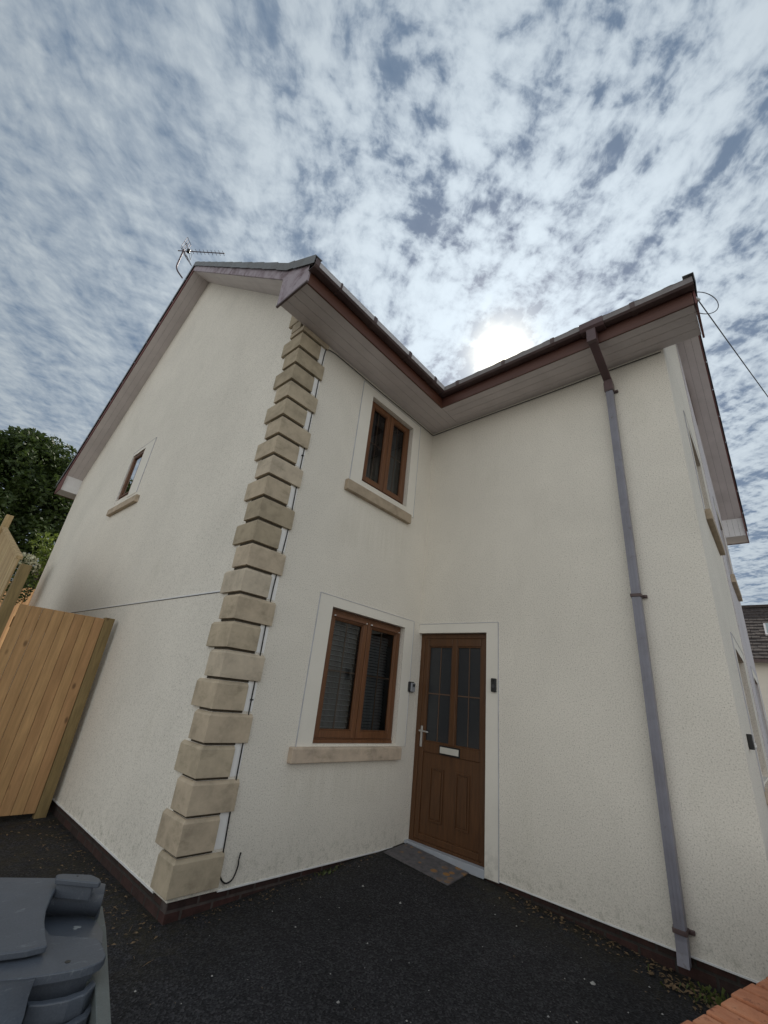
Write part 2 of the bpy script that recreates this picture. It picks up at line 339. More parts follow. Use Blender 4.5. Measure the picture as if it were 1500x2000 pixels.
# ------------------------------------------------------------------ mesh helpers
class MB:
    def __init__(s): s.v = []; s.f = []; s.m = []
    def quad(s, pts, mi=0):
        i = len(s.v); s.v += [tuple(p) for p in pts]; s.f.append(tuple(range(i, i+len(pts)))); s.m.append(mi); return s
    def box(s, x0, x1, y0, y1, z0, z1, mi=0, T=None):
        c = [(x0,y0,z0),(x1,y0,z0),(x1,y1,z0),(x0,y1,z0),(x0,y0,z1),(x1,y0,z1),(x1,y1,z1),(x0,y1,z1)]
        if T: c = [T(*p) for p in c]
        i = len(s.v); s.v += [tuple(p) for p in c]
        for f in ((0,3,2,1),(4,5,6,7),(0,1,5,4),(1,2,6,5),(2,3,7,6),(3,0,4,7)): s.f.append(tuple(i+k for k in f)); s.m.append(mi)
        return s
    def prism(s, poly, d, mi=0):
        # poly: list of 3d points, d: extrusion vector
        n = len(poly); i = len(s.v); d = Vector(d)
        s.v += [tuple(p) for p in poly] + [tuple(Vector(p)+d) for p in poly]
        s.f.append(tuple(i+k for k in range(n))[::-1]); s.m.append(mi); s.f.append(tuple(i+n+k for k in range(n))); s.m.append(mi)
        for k in range(n): s.f.append((i+k, i+(k+1) % n, i+n+(k+1) % n, i+n+k)); s.m.append(mi)
        return s
    def tube(s, pts, r, seg=8, mi=0, cap=True):
        pts = [Vector(p) for p in pts]; rings = []
        rr = r if isinstance(r, (list, tuple)) else [r]*len(pts)
        up = Vector((.31, .2, .93))
        for k, p in enumerate(pts):
            d = (pts[min(k+1, len(pts)-1)] - pts[max(k-1, 0)]).normalized()
            a = d.cross(up)
            if a.length < 1e-3: a = d.cross(Vector((1, 0, 0)))
            a.normalize(); bb = d.cross(a); i = len(s.v)
            for q in range(seg):
                an = 2*math.pi*q/seg; s.v.append(tuple(p + (a*math.cos(an) + bb*math.sin(an))*rr[k]))
            rings.append(i)
        for k in range(len(rings)-1):
            for q in range(seg):
                s.f.append((rings[k]+q, rings[k]+(q+1) % seg, rings[k+1]+(q+1) % seg, rings[k+1]+q)); s.m.append(mi)
        if cap:
            s.f.append(tuple(rings[0]+q for q in range(seg))[::-1]); s.m.append(mi); s.f.append(tuple(rings[-1]+q for q in range(seg))); s.m.append(mi)
        return s
    def build(s, name, mats, parent=None, bevel=0, smooth=False, origin=None, recalc=True):
        me = bpy.data.meshes.new(name)
        org = Vector(origin) if origin is not None else (parent.matrix_world_loc if False else Vector((0, 0, 0)))
        if parent is not None: org = Vector(parent['_o'])
        me.from_pydata([tuple(Vector(v)-org) for v in s.v], [], s.f)
        for mm in (mats if isinstance(mats, list) else [mats]): me.materials.append(mm)
        for p, mi in zip(me.polygons, s.m): p.material_index = mi
        if smooth:
            for p in me.polygons: p.use_smooth = True
        if recalc:
            bm = bmesh.new(); bm.from_mesh(me); bmesh.ops.recalc_face_normals(bm, faces=bm.faces); bm.to_mesh(me); bm.free()
        o = bpy.data.objects.new(name, me); col.objects.link(o)
        o['_o'] = list(org)
        if parent is not None: o.parent = parent
        else: o.location = org
        if bevel:
            md = o.modifiers.new('bevel', 'BEVEL'); md.width = bevel; md.segments = 2; md.limit_method = 'ANGLE'; md.angle_limit = R(40)
        return o
def tag(o, label=None, cat=None, group=None, kind=None):
    if label: o['label'] = label
    if cat: o['category'] = cat
    if group: o['group'] = group
    if kind: o['kind'] = kind
    return o
def thing(name, label, cat, loc, group=None):
    o = bpy.data.objects.new(name, None); col.objects.link(o); o.location = loc; o['_o'] = list(loc); o.empty_display_size = .2
    return tag(o, label, cat, group)

# ------------------------------------------------------------------ dimensions
A_, B_, D_, HE, O_, V_ = 2.49, 2.972, 8.767, 5.03, 0.451, 0.340
SL = 0.832            # roof slope
DX = 6.2              # width of the front wing
ROT = 0.0124          # front wall is not quite square
ZB = -0.033           # render bead level
def gz(x, y):
    g = -.015 + .056*max(min(x, 0), -3.6) + .06*max(min(y, 0), -3.4)*min(1, max(0, 1))
    if y > 0 and x < -3.75: g += .29*max(0, y-2.9)*min(1, (-3.75-x)*3)
    return g

# ------------------------------------------------------------------ ground
def axis(lo, hi, step, far):
    a = [lo + i*step for i in range(int(round((hi-lo)/step))+1)]
    e = []; s = step; x = hi
    while x < far: s *= 1.35; x += s; e.append(x)
    l = []; s = step; x = lo
    while x > -far: s *= 1.35; x -= s; l.append(x)
    return l[::-1] + a + e
xs = axis(-6, 1.2, .1, 900); ys = axis(-5, 3.5, .1, 900)
g = MB()
for y in ys:
    for x in xs:
        z = gz(x, y)
        if y > 3.5 and x < -3.75: z = min(z, 1.6)
        if -6 <= x <= 1.2 and -5 <= y <= 3.5: z += .006*mnoise.noise(Vector((x*2.3, y*2.3, 0))) + .003*mnoise.noise(Vector((x*7, y*7, 3)))
        g.v.append((x, y, z))
W = len(xs)
for j in range(len(ys)-1):
    for i in range(W-1): g.f.append((j*W+i, j*W+i+1, (j+1)*W+i+1, (j+1)*W+i)); g.m.append(0)
go = g.build('ground', M['ground'], smooth=True, recalc=False); tag(go, kind='structure')

# ------------------------------------------------------------------ house
house = thing('house', 'cream rendered two storey house with stone quoins, brown windows and front door', 'house', (0, 0, 0))
def wall_cells(mb, T, u0, u1, w0, w1, holes, depth, extra_u=(), mi=0):
    # T(u, w, d): point on wall plane; d = depth inwards
    us = sorted({u0, u1, *[h[0] for h in holes], *[h[1] for h in holes]}); ws = sorted({w0, w1, *[h[2] for h in holes], *[h[3] for h in holes]})
    for i in range(len(us)-1):
        for j in range(len(ws)-1):
            cu, cw = (us[i]+us[i+1])/2, (ws[j]+ws[j+1])/2
            if any(h[0] < cu < h[1] and h[2] < cw < h[3] for h in holes): continue
            mb.quad([T(us[i], ws[j], 0), T(us[i+1], ws[j], 0), T(us[i+1], ws[j+1], 0), T(us[i], ws[j+1], 0)], mi)
    for h in holes:
        a, b_, c, d = h
        mb.quad([T(a, c, 0), T(a, d, 0), T(a, d, depth), T(a, c, depth)], mi); mb.quad([T(b_, c, 0), T(b_, c, depth), T(b_, d, depth), T(b_, d, 0)], mi)
        mb.quad([T(a, d, 0), T(b_, d, 0), T(b_, d, depth), T(a, d, depth)], mi); mb.quad([T(a, c, 0), T(a, c, depth), T(b_, c, depth), T(b_, c, 0)], mi)
T1 = lambda u, w, d=0: (u, d, w)                 # wall with the two windows (faces -y)
T2 = lambda u, w, d=0: (d, u, w)                 # long wall with door (faces -x), u = y
T3 = lambda u, w, d=0: (-A_+d, u, w)             # gable (faces -x), u = y
def T4(u, w, d=0): return (u - d*ROT, -B_ + u*ROT + d, w)   # front wall of wing (faces -y)

LW = (-1.465, -.293, .886, 2.115); UW = (-1.32, -.475, 3.625, 4.845)
DR = (-.921, -.0015, -.02, 2.10); GW = (4.39, 4.965, 3.99, 4.905)
mb = MB(); wall_cells(mb, T1, -A_, 0, ZB, HE+.06, [LW, UW], .13); mb.build('wall', M['render'], house, recalc=False)
mb = MB(); wall_cells(mb, T2, -B_, 0, ZB, HE+.06, [DR], .13); mb.build('wall', M['render'], house, recalc=False)
mb = MB(); wall_cells(mb, T3, 0, D_, ZB, HE, [GW], .13)
yr = D_/2; zapex = HE + SL*(yr+O_)
mb.quad([T3(0, HE), T3(D_, HE), T3(D_, HE+SL*O_+.02), T3(yr, zapex+.02), T3(0, HE+SL*O_+.02)])
# fine groove of the movement joint (real recess strip standing 2 mm proud)
mb.build('wall', M['render'], house, recalc=False)
jt = MB(); jt.box(-A_-.006, -A_+.001, .30, D_, 2.044, 2.056); tag(jt.build('movement_joint', M['bead'], house))
jt = MB(); jt.box(-A_-.004, -A_+.001, .30, D_, 2.038, 2.0435); tag(jt.build('joint_seal', M['black'], house))
FW = [(1.36, 2.5, .98, 2.16), (1.36, 2.5, 3.68, 4.86), (4.13, 5.25, .98, 2.16), (4.13, 5.25, 3.68, 4.86)]
PARTY = 3.15
xr = DX/2; zfa = HE + SL*(xr+O_)
mb = MB(); wall_cells(mb, T4, 0, PARTY, -.35, HE, FW[:2], .13)
mb.quad([T4(0, HE), T4(PARTY, HE), T4(PARTY, zfa-.02), T4(xr, zfa+.02), T4(0, HE+SL*O_+.02)]); mb.build('wall', M['render'], house, recalc=False)
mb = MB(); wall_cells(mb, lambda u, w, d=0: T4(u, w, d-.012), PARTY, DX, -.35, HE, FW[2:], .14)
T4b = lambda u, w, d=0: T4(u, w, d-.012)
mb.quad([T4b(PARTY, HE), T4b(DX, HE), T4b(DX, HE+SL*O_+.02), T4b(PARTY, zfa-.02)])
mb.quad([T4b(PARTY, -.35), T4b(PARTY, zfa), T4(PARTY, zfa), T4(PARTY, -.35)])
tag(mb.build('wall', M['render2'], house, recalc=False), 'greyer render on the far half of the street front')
mb = MB(); rq = random.Random(4)
n_ = 16
for i in range(n_):
    xa = 3.8 + .7*i/n_; xb = 3.8 + .7*(i+1)/n_; za = HE + SL*(DX-xa+O_); zb_ = HE + SL*(DX-xb+O_); ha, hb = .05 + .07*rq.random(), .05 + .07*rq.random()
    mb.prism([T4b(xa, za+.01, -.001), T4b(xb, zb_+.01, -.001), T4b(xb, zb_-hb, -.001), T4b(xa, za-ha, -.001)], (0, -.004, 0))
tag(mb.build('bare_mortar', plain('bare_mortar', (.16, .085, .07), .9, .4, 30, .01), house), 'ragged strip of bare brown mortar under the front gable soffit')
# east and north walls (seen only from elsewhere)
mb = MB(); yE = -B_+DX*ROT
mb.quad([(DX, yE, -.35), (DX, D_, -.35), (DX, D_, HE+.05), (DX, yE, HE+.05)]); mb.quad([(DX, D_, -.35), (-A_, D_, -.35), (-A_, D_, HE+.05), (DX, D_, HE+.05)])
mb.quad([(DX, 0, HE), (DX, D_, HE), (DX, yr, zapex)])
mb.build('wall', M['render'], house, recalc=False)

# plinth (brick, set back below the bead)
mb = MB(); mb.box(-A_+.018, .02, .018, .10, -.6, ZB+.004); mb.build('plinth', M['plinth_x'], house)
mb = MB(); mb.box(.018, .10, -B_+.018, -.92, -.6, ZB+.004); mb.build('plinth', M['plinth_y'], house)
mb = MB(); mb.box(-A_+.018, -A_+.10, .10, D_, -.6, ZB+.004); mb.build('plinth', M['plinth_y'], house)
bd = MB(); bd.box(-A_+.36, 0, -.007, .015, ZB-.007, ZB+.003); bd.box(-.007, .015, -B_-.007, -1.065, ZB-.007, ZB+.003)
bd.box(-A_-.007, -A_+.015, .20, 6.5, ZB-.007, ZB+.003); bd.build('render_bead', M['bead'], house)

# smooth bands round the openings
def band(T, opening, outer, proud=.007, name='window_band'):
    a, b_, c, d = opening; oa, ob, oc_, od = outer; mb = MB()
    P = lambda u, w: (T(u, w, -proud), T(u, w, .001))
    def strip(u0, u1, w0, w1):
        c8 = [T(u0, w0, -proud), T(u1, w0, -proud), T(u1, w1, -proud), T(u0, w1, -proud)]
        dd = Vector(T(u0, w0, .001)) - Vector(T(u0, w0, -proud)); mb.prism(c8, dd)
    if oa < a: strip(oa, a, oc_, od)
    if ob > b_: strip(b_, ob, oc_, od)
    strip(max(a, oa), min(b_, ob), d, od)
    bo_ = mb.build(name, M['band'], house)
    eb = MB(); e = .006
    def es(u0, u1, w0, w1):
        c8 = [T(u0, w0, -.0105), T(u1, w0, -.0105), T(u1, w1, -.0105), T(u0, w1, -.0105)]; eb.prism(c8, Vector(T(u0, w0, .001)) - Vector(T(u0, w0, -.0105)))
    if oa < a: es(oa-e, oa, oc_, od+e)
    if ob > b_ and b_ < -.3 or name == 'window_band': es(ob, ob+e, oc_, od+e)
    if name != 'door_band': es(oa, ob, od, od+e)
    else: es(oa, ob, od, od+e)
    eb.build('band_edge', M['bead2'], bo_)
    return bo_
band(T1, LW, (-1.645, -.135, .865, 2.215)); band(T1, UW, (-1.505, -.325, 3.53, 4.955))
band(T2, DR, (-1.058, -.0015, -.05, 2.204), name='door_band'); band(T3, GW, (3.98, 4.975, 3.93, 4.97))
for k, h in enumerate(FW): band(T4 if k < 2 else T4b, h, (h[0]-.17, h[1]+.17, h[2]-.05, h[3]+.12))
# smooth margins beside the quoins
for k in range(1, 22, 2):
    mb = MB(); mb.box(-A_+.245, -A_+.336, -.004, .002, .225*k-.008, .225*k+.212); mb.build('quoin_margin', M['margin'], house)

def sill(T, u0, u1, z0, z1, back, proud=.058, ear=.06):
    mb = MB(); prof = [(-proud, z0), (-proud, z1-.006), (0.0, z1+.008), (back, z1+.022), (back, z0+.02), (.0, z0)]
    mb.prism([T(u0, z, d) for d, z in prof[:3]] + [T(u0, z0, .0)], Vector(T(u1, 0, 0)) - Vector(T(u0, 0, 0)))
    s = mb.build('sill', M['sill'], None, bevel=.008); return s
def reparent(o, parent):
    o.parent = parent; o.location = Vector((0, 0, 0)) - Vector(parent['_o']); return o

def win_box(T, u0, u1, w0, w1, d0, d1, mb, mi=0):
    c = [T(u0, w0, d0), T(u1, w0, d0), T(u1, w1, d0), T(u0, w1, d0)]
    mb.prism(c, Vector(T(u0, w0, d1)) - Vector(T(u0, w0, d0)), mi)
def ringbox(mb, T, u0, u1, w0, w1, wd, d0, d1, bot=None, top=None):
    bot = wd if bot is None else bot; top = wd if top is None else top
    win_box(T, u0, u0+wd, w0, w1, d0, d1, mb); win_box(T, u1-wd, u1, w0, w1, d0, d1, mb)
    win_box(T, u0+wd, u1-wd, w0, w0+bot, d0, d1, mb); win_box(T, u0+wd, u1-wd, w1-top, w1, d0, d1, mb)
def window(T, h, nsash=2, dep=.06, sw_=.062, vents=False, inner='room', bars=True, sill_rng=None, matf=None):
    a, b_, c, d = h; c2 = c + .0
    f = MB(); ringbox(f, T, a, b_, c2, d, .048, dep, dep+.07, bot=.055)
    win_box(T, a+.002, b_-.002, c2-.001, c2+.03, dep-.012, dep, f)
    if nsash == 2: mid = (a+b_)/2; win_box(T, mid-.03, mid+.03, c2+.055, d-.048, dep, dep+.07, f)
    w = f.build('window', matf or M['oak'], house, bevel=.004)
    segs = [(a+.036, (a+b_)/2-.004), ((a+b_)/2+.004, b_-.036)] if nsash == 2 else [(a+.036, b_-.036)]
    for s0, s1 in segs:
        s = MB(); w0, w1 = c2+.046, d-.036
        ringbox(s, T, s0, s1, w0, w1, sw_, dep-.018, dep-.0005)
        ringbox(s, T, s0+sw_, s1-sw_, w0+sw_, w1-sw_, .012, dep-.010, dep+.012)
        s.build('sash', M['oak'], w, bevel=.005)
        gp = MB(); g0, g1, h0, h1 = s0+sw_+.004, s1-sw_-.004, w0+sw_+.004, w1-sw_-.004
        gp.quad([T(g0, h0, dep+.012), T(g1, h0, dep+.012), T(g1, h1, dep+.012), T(g0, h1, dep+.012)]); gp.build('pane', M['glass'], w, recalc=False)
        if bars:
            gb = MB(); gm = (g0+g1)/2; hm = (h0+h1)/2+.02
            win_box(T, gm-.007, gm+.007, h0, h1, dep+.018, dep+.026, gb); win_box(T, g0, gm-.007, hm-.007, hm+.007, dep+.018, dep+.026, gb); win_box(T, gm+.007, g1, hm-.007, hm+.007, dep+.018, dep+.026, gb)
            gb.build('glazing_bar', M['glass_bar'], w)
        if vents:
            vt = MB(); win_box(T, s0+.045, s1-.035, w1-.045, w1-.022, dep-.036, dep-.018, vt)
            for q in (s0+.036, s1-.040): win_box(T, q, q+.012, w1-.040, w1-.028, dep-.039, dep-.018, vt, 1)
            vt.build('trickle_vent', [M['oak_h'], M['white']], w, bevel=.002)
    # dark room behind the glass
    r = MB(); r0, r1, rz0, rz1, dd = a-.25, b_+.25, c-.25, d+.2, 1.2
    d0 = .132
    r.quad([T(r0, rz0, dd), T(r1, rz0, dd), T(r1, rz1, dd), T(r0, rz1, dd)])
    r.quad([T(r0, rz0, d0), T(r0, rz0, dd), T(r0, rz1, dd), T(r0, rz1, d0)]); r.quad([T(r1, rz0, d0), T(r1, rz0, dd), T(r1, rz1, dd), T(r1, rz1, d0)])
    r.quad([T(r0, rz0, d0), T(r1, rz0, d0), T(r1, rz0, dd), T(r0, rz0, dd)]); r.quad([T(r0, rz1, d0), T(r1, rz1, d0), T(r1, rz1, dd), T(r0, rz1, dd)])
    for (p0, p1, q0, q1) in ((r0, a, rz0, rz1), (b_, r1, rz0, rz1), (a, b_, rz0, c), (a, b_, d, rz1)):
        r.quad([T(p0, q0, d0), T(p1, q0, d0), T(p1, q1, d0), T(p0, q1, d0)])
    r.build('room_lining', M['dark_room'], w, recalc=False)
    if inner == 'blind':
        bl = MB(); z = c+.07; k = 0
        while z < d-.06:
            win_box(T, a+.07, (a+b_)/2-.02, z, z+.004, .165, .185, bl); 
            bl.quad([T(a+.07, z+.004, .170), T((a+b_)/2-.02, z+.004, .170), T((a+b_)/2-.02, z+.047, .196), T(a+.07, z+.047, .196)], 1)
            z += .0515
        z = c+.07
        while z < d-.16:
            bl.quad([T((a+b_)/2+.02, z, .175), T(b_-.07, z, .175), T(b_-.07, z+.026, .190), T((a+b_)/2+.02, z+.026, .190)], 1); z += .031
        bl.build('blind', [M['blind'], M['curtain']], w, recalc=False)
    if inner == 'curtain':
        ct = MB()
        def pleat(u0, u1, w0, w1):
            n = 18
            for i in range(n):
                ua, ub = u0+(u1-u0)*i/n, u0+(u1-u0)*(i+1)/n; da, db = .22+.02*math.sin(i*1.7), .22+.02*math.sin((i+1)*1.7)
                ct.quad([T(ua, w0, da), T(ub, w0, db), T(ub, w1, db), T(ua, w1, da)])
        pleat(a+.05, a+.30, c, d); pleat(b_-.42, b_-.05, c, d-.05); ct.build('curtain', M['curtain'], w, recalc=False)
    if sill_rng:
        mb = MB(); u0, u1, z0, z1 = sill_rng
        # face block with chamfered top running back to the frame
        mb.prism([T(u0, z0, -.058), T(u0, z1-.01, -.058), T(u0, z1, -.045), T(u0, z1, .0005), T(u0, z0, .0005)], Vector(T(u1, 0, 0))-Vector(T(u0, 0, 0)))
        mb.prism([T(a+.002, z1-.02, .0), T(a+.002, z1+.001, .0), T(a+.002, c+.004, dep), T(a+.002, z1-.02, dep)], Vector(T(b_-.002, 0, 0))-Vector(T(a+.002, 0, 0)))
        mb.build('sill', M['sill'], w, bevel=.006)
    return w
tag(window(T1, LW, vents=True, inner='blind', sill_rng=(-1.712, -.243, .745, .866)), 'ground floor window with slatted blind behind the left sash')
tag(window(T1, UW, inner='curtain', sill_rng=(-1.560, -.412, 3.40, 3.53)), 'upper floor window close under the soffit')
window(T3, GW, nsash=1, dep=.020, sw_=.030, bars=False, sill_rng=(3.74, 5.03, 3.70, 3.82))
for k, h in enumerate(FW): window(T4 if k < 2 else T4b, h, bars=False, sill_rng=(h[0]-.12, h[1]+.12, h[2]-.15, h[2]-.02))
# small white sticker on upper pane is part of that window's look
sk = MB(); sk.quad([(-1.205, .069, 4.66), (-1.175, .069, 4.655), (-1.18, .069, 4.695), (-1.20, .069, 4.70)]);

# ---- front door
D0 = .052
f = MB(); ringbox(f, T2, DR[0], DR[1], 0.0, DR[3], .056, D0, D0+.07, bot=.03)
door = f.build('door', M['oak_door'], house, bevel=.004)
lf = MB(); y0, y1, zl0, zl1 = -.866, -.056, .03, 2.045
gl = [(-.822, -.513), (-.449, -.118)]; gz0, gz1 = .936, 1.955
F_ = D0 + .006
# stiles and rails
win_box(T2, y0, -.822, zl0, zl1, F_, F_+.05, lf); win_box(T2, -.118, y1, zl0, zl1, F_, F_+.05, lf); win_box(T2, -.513, -.449, gz0, zl1, F_, F_+.05, lf)
win_box(T2, -.822, -.513, gz1, zl1, F_, F_+.05, lf); win_box(T2, -.449, -.118, gz1, zl1, F_, F_+.05, lf)
win_box(T2, -.822, -.118, .832, gz0, F_, F_+.05, lf); win_box(T2, -.822, -.118, zl0, .09, F_, F_+.05, lf)
leaf = lf.build('door_leaf', M['oak_door'], door, bevel=.006)
lp = MB(); win_box(T2, -.822, -.118, .09, .832, F_+.012, F_+.04, lp)
for (p0, p1) in ((-.709, -.546), (-.395, -.223)):
    ringbox(lp, T2, p0, p1, .215, .70, .014, F_+.001, F_+.012)
    win_box(T2, p0+.03, p1-.03, .245, .67, F_+.003, F_+.012, lp)
lp.build('door_panel', M['oak_door'], door, bevel=.003)
for (p0, p1) in gl:
    bdg = MB(); ringbox(bdg, T2, p0, p1, gz0, gz1, .012, F_+.006, F_+.03); bdg.build('glazing_bead', M['oak_door'], door, bevel=.003)
    gp = MB(); gp.quad([T2(p0, gz0, F_+.024), T2(p1, gz0, F_+.024), T2(p1, gz1, F_+.024), T2(p0, gz1, F_+.024)]); gp.build('door_pane', M['frost'], door, recalc=False)
    gb = MB(); gm = (p0+p1)/2; win_box(T2, gm-.0045, gm+.0045, gz0, gz1, F_+.018, F_+.0235, gb); win_box(T2, p0, gm-.006, 1.425, 1.437, F_+.018, F_+.0235, gb); win_box(T2, gm+.006, p1, 1.425, 1.437, F_+.018, F_+.0235, gb)
    gb.build('glazing_bar', M['glass_bar'], door)
hd = MB(); win_box(T2, -.100, -.072, .875, 1.085, F_-.010, F_, hd)
hd.tube([(F_-.008, -.086, 1.035), (F_-.045, -.086, 1.035)], .009, 10); hd.tube([(F_-.045, -.080, 1.035), (F_-.05, -.10, 1.036), (F_-.048, -.19, 1.033), (F_-.044, -.205, 1.031)], [.009, .010, .008, .006], 10)
hd.tube([(F_-.016, -.086, .945), (F_-.008, -.086, .945)], .008, 10)
hd.build('handle', M['silver'], door, bevel=.003)
lt = MB(); win_box(T2, -.592, -.335, .835, .925, F_-.008, F_, lt, 0); win_box(T2, -.580, -.347, .850, .910, F_-.014, F_-.008, lt, 1)
lt.build('letter_box', [M['black'], M['plate']], door, bevel=.003)
th = MB(); win_box(T2, DR[0], DR[1]-.001, -.06, .008, -.022, .05, th); th.build('threshold', M['threshold'], door, bevel=.004)
bk = MB(); win_box(T2, DR[0]-.05, DR[1]+.3, -.02, 2.2, .135, .15, bk); bk.build('hall_lining', M['dark_room'], door)

# ---- quoins
qn = 0
for k in range(23):
    z0 = -.004 + .225*k; z1 = min(z0 + .203, 5.026)
    if z1 - z0 < .03: continue
    long1 = (k % 2 == 0)
    wx = .345 if long1 else .245; wy = .215 if long1 else .31
    q = .030; mbq = MB(); x0, x1, y0, y1 = -A_-q, -A_+wx, -q, wy
    # L shaped block wrapped round the corner; top edge weathered to a chamfer
    def ring(z, i): return [(x0+i, y1, z), (x0+i, y0+i, z), (x1, y0+i, z), (x1, .0, z), (-A_, .0, z), (-A_, y1, z)]
    lv = [(z0, .0), (z1-.022, .0), (z1, .020)]
    rs = []
    for z, i in lv: rs.append(len(mbq.v)); mbq.v += ring(z, i)
    for a in range(len(rs)-1):
        for b2 in range(6): mbq.f.append((rs[a]+b2, rs[a]+(b2+1) % 6, rs[a+1]+(b2+1) % 6, rs[a+1]+b2)); mbq.m.append(0)
    mbq.f.append(tuple(rs[0]+i for i in range(6))[::-1]); mbq.f.append(tuple(rs[-1]+i for i in range(6))); mbq.m += [0, 0]
    mbq.build('quoin_block', M['stone'], house, bevel=.0025)
for k, w_ in ((22, .215), (23, .31), (24, .215)):
    z0 = -.004 + .225*k + (.075 if k == 22 else 0); z1 = min(.225*k+.199, HE + SL*(.05+O_) - .004 if k == 23 else 9)
    if k == 24: continue
    mbq = MB(); mbq.box(-A_-.030, -A_+.001, .049, w_, z0, z1); mbq.build('quoin_block', M['stone'], house, bevel=.0025)
# recessed bed joints behind the blocks
for k in range(1, 23):
    mb = MB(); mb.prism([(-A_-.006, .205, .225*k-.022), (-A_-.006, -.006, .225*k-.022), (-A_+.25, -.006, .225*k-.022), (-A_+.25, 0, .225*k-.022), (-A_, 0, .225*k-.022), (-A_, .205, .225*k-.022)], (0, 0, .018)); mb.build('quoin_joint', M['joint'], house)

# ---- soffits (grooved boards)
def boards(name, quadfn, n, gap=.008, mat='soffit', th=.010):
    """quadfn(s0,s1) -> 4 points of a board between fractions s0..s1; boards are thin prisms"""
    mb = MB()
    for i in range(n):
        s0, s1 = i/n, (i+1)/n - gap
        p = quadfn(s0, s1); mb.prism(p, (0, 0, th))
    return mb.build(name, M[mat], house, bevel=.0015)
def W1s(s0, s1): ya, yb = -s0*O_, -s1*O_; return [(-A_-V_, ya, HE), (-O_ if False else 0, ya, HE), (0, yb, HE), (-A_-V_, yb, HE)]
boards('soffit', W1s, 4)
def W2s(s0, s1): xa, xb = -s0*O_, -s1*O_; return [(xa, -O_-.001, HE), (xb, -O_-.001, HE), (xb, -B_-V_+.004, HE), (xa, -B_-V_+.004, HE)]
boards('soffit', W2s, 4)
mb = MB(); mb.box(-A_-V_+.002, 0, -O_+.002, .003, HE+.0105, HE+.02); mb.box(-O_+.002, .003, -B_-V_+.01, -O_, HE+.0105, HE+.02); mb.build('soffit_backing', M['black'], house)
def sofG(y0, y1):
    def fn(s0, s1):
        xa, xb = -A_-V_*s0, -A_-V_*s1; zf = lambda y: HE + SL*((y if y < yr else D_-y)+O_)
        return [(xa, y0, zf(y0)), (xa, y1, zf(y1)), (xb, y1, zf(y1)), (xb, y0, zf(y0))]
    return fn
boards('soffit', sofG(-.02, yr), 3); boards('soffit', sofG(yr, D_+.02), 3)
def sofF(x0, x1):
    def fn(s0, s1):
        zf = lambda x: HE + SL*((x if x < xr else DX-x)+O_)
        P = lambda x, s: T4(x, zf(x), -V_*s)
        return [P(x0, s0), P(x1, s0), P(x1, s1), P(x0, s1)]
    return fn
boards('soffit', sofF(-.02, xr), 3); boards('soffit', sofF(xr, DX+.02), 3)
# far eaves boxes
zt = HE+SL*O_
mb = MB(); mb.box(-A_-V_, DX+.3, D_, D_+O_, HE, HE+.012); mb.build('soffit', M['soffit'], house)
mb = MB(); mb.box(-A_-V_+.001, -A_-.0, D_-.012, D_-.002, HE, zt); mb.build('eaves_box_face', M['soffit_w'], house)
mb = MB()
for i in range(4): mb.prism([T4(DX+.002, HE, -V_*i/4), T4(DX+.002, HE, -V_*(i+1)/4+.003), T4(DX+.002, zt, -V_*(i+1)/4+.003), T4(DX+.002, zt, -V_*i/4)], (-.01, 0, 0))
mb.build('eaves_box_face', M['soffit_w'], house)
mb = MB(); mb.prism([T4(DX, HE, -V_), T4(DX+O_, HE, -V_), T4(DX+O_, HE, 3.0), T4(DX, HE, 3.0)], (0, 0, .012)); mb.build('soffit', M['soffit'], house)

# ---- fascias
mb = MB(); mb.box(-A_-V_+.0, -O_-.02, -O_-.02, -O_, HE-.012, HE+.235); mb.build('fascia', M['fascia'], house, bevel=.003)
mb = MB(); mb.box(-O_-.02, -O_, -B_-V_+.0, -O_, HE-.012, HE+.235); mb.build('fascia', M['fascia_y'], house, bevel=.003)
mb = MB(); mb.box(-A_-V_, DX+.3, D_+O_, D_+O_+.02, HE-.012, HE+.235); mb.build('fascia', M['fascia'], house)
mb = MB(); mb.box(DX+O_, DX+O_+.02, -B_-V_+.06, D_+O_, HE-.012, HE+.235); mb.build('fascia', M['fascia_y'], house)
# ---- barge boards; eaves end boxes
BH = .20
def bl_(s): return HE + SL*s         # s measured from the fascia line
xg = -A_-V_
mb = MB(); mb.prism([(xg, -O_-.02, HE-.012), (xg, .045, HE-.012), (xg, .07, bl_(.07+O_)), (xg, yr, zapex), (xg, yr, zapex+BH+.02), (xg, 0, bl_(O_)+BH-.01), (xg, -O_-.02, HE+.235)], (-.018, 0, 0))
tag(mb.build('barge_board', M['barge'], house, bevel=.002), 'bleached lilac barge board with dark mould stains')
mb = MB(); mb.prism([(xg, D_+O_+.02, HE-.012), (xg, D_-.045, HE-.012), (xg, D_-.07, bl_(.07+O_)), (xg, yr, zapex-.003), (xg, yr, zapex+BH+.02), (xg, D_, bl_(O_)+BH-.01), (xg, D_+O_+.02, HE+.235)], (-.018, 0, 0))
tag(mb.build('barge_board', M['barge_red'], house, bevel=.002), 'dark red brown barge board on the rear slope')
mb = MB(); mb.prism([(xg-.001, .046, HE-.014), (xg-.001, -O_-.021, HE-.014), (xg-.001, -O_-.021, HE+.010), (xg-.001, .046, HE+.010)], (-.022, 0, 0))
mb.build('box_trim', M['gutter'], house)
def Pf(x, z, d=0): return T4(x, z, -V_-d)
mb = MB(); mb.prism([Pf(-O_-.02, HE-.012), Pf(.045, HE-.012), Pf(.07, bl_(.07+O_)), Pf(xr, zfa), Pf(xr, zfa+BH+.02), Pf(0, bl_(O_)+BH-.01), Pf(-O_-.02, HE+.235)], Vector(Pf(0, 0, .018))-Vector(Pf(0, 0)))
mb.build('barge_board', M['barge_red'], house, bevel=.002)
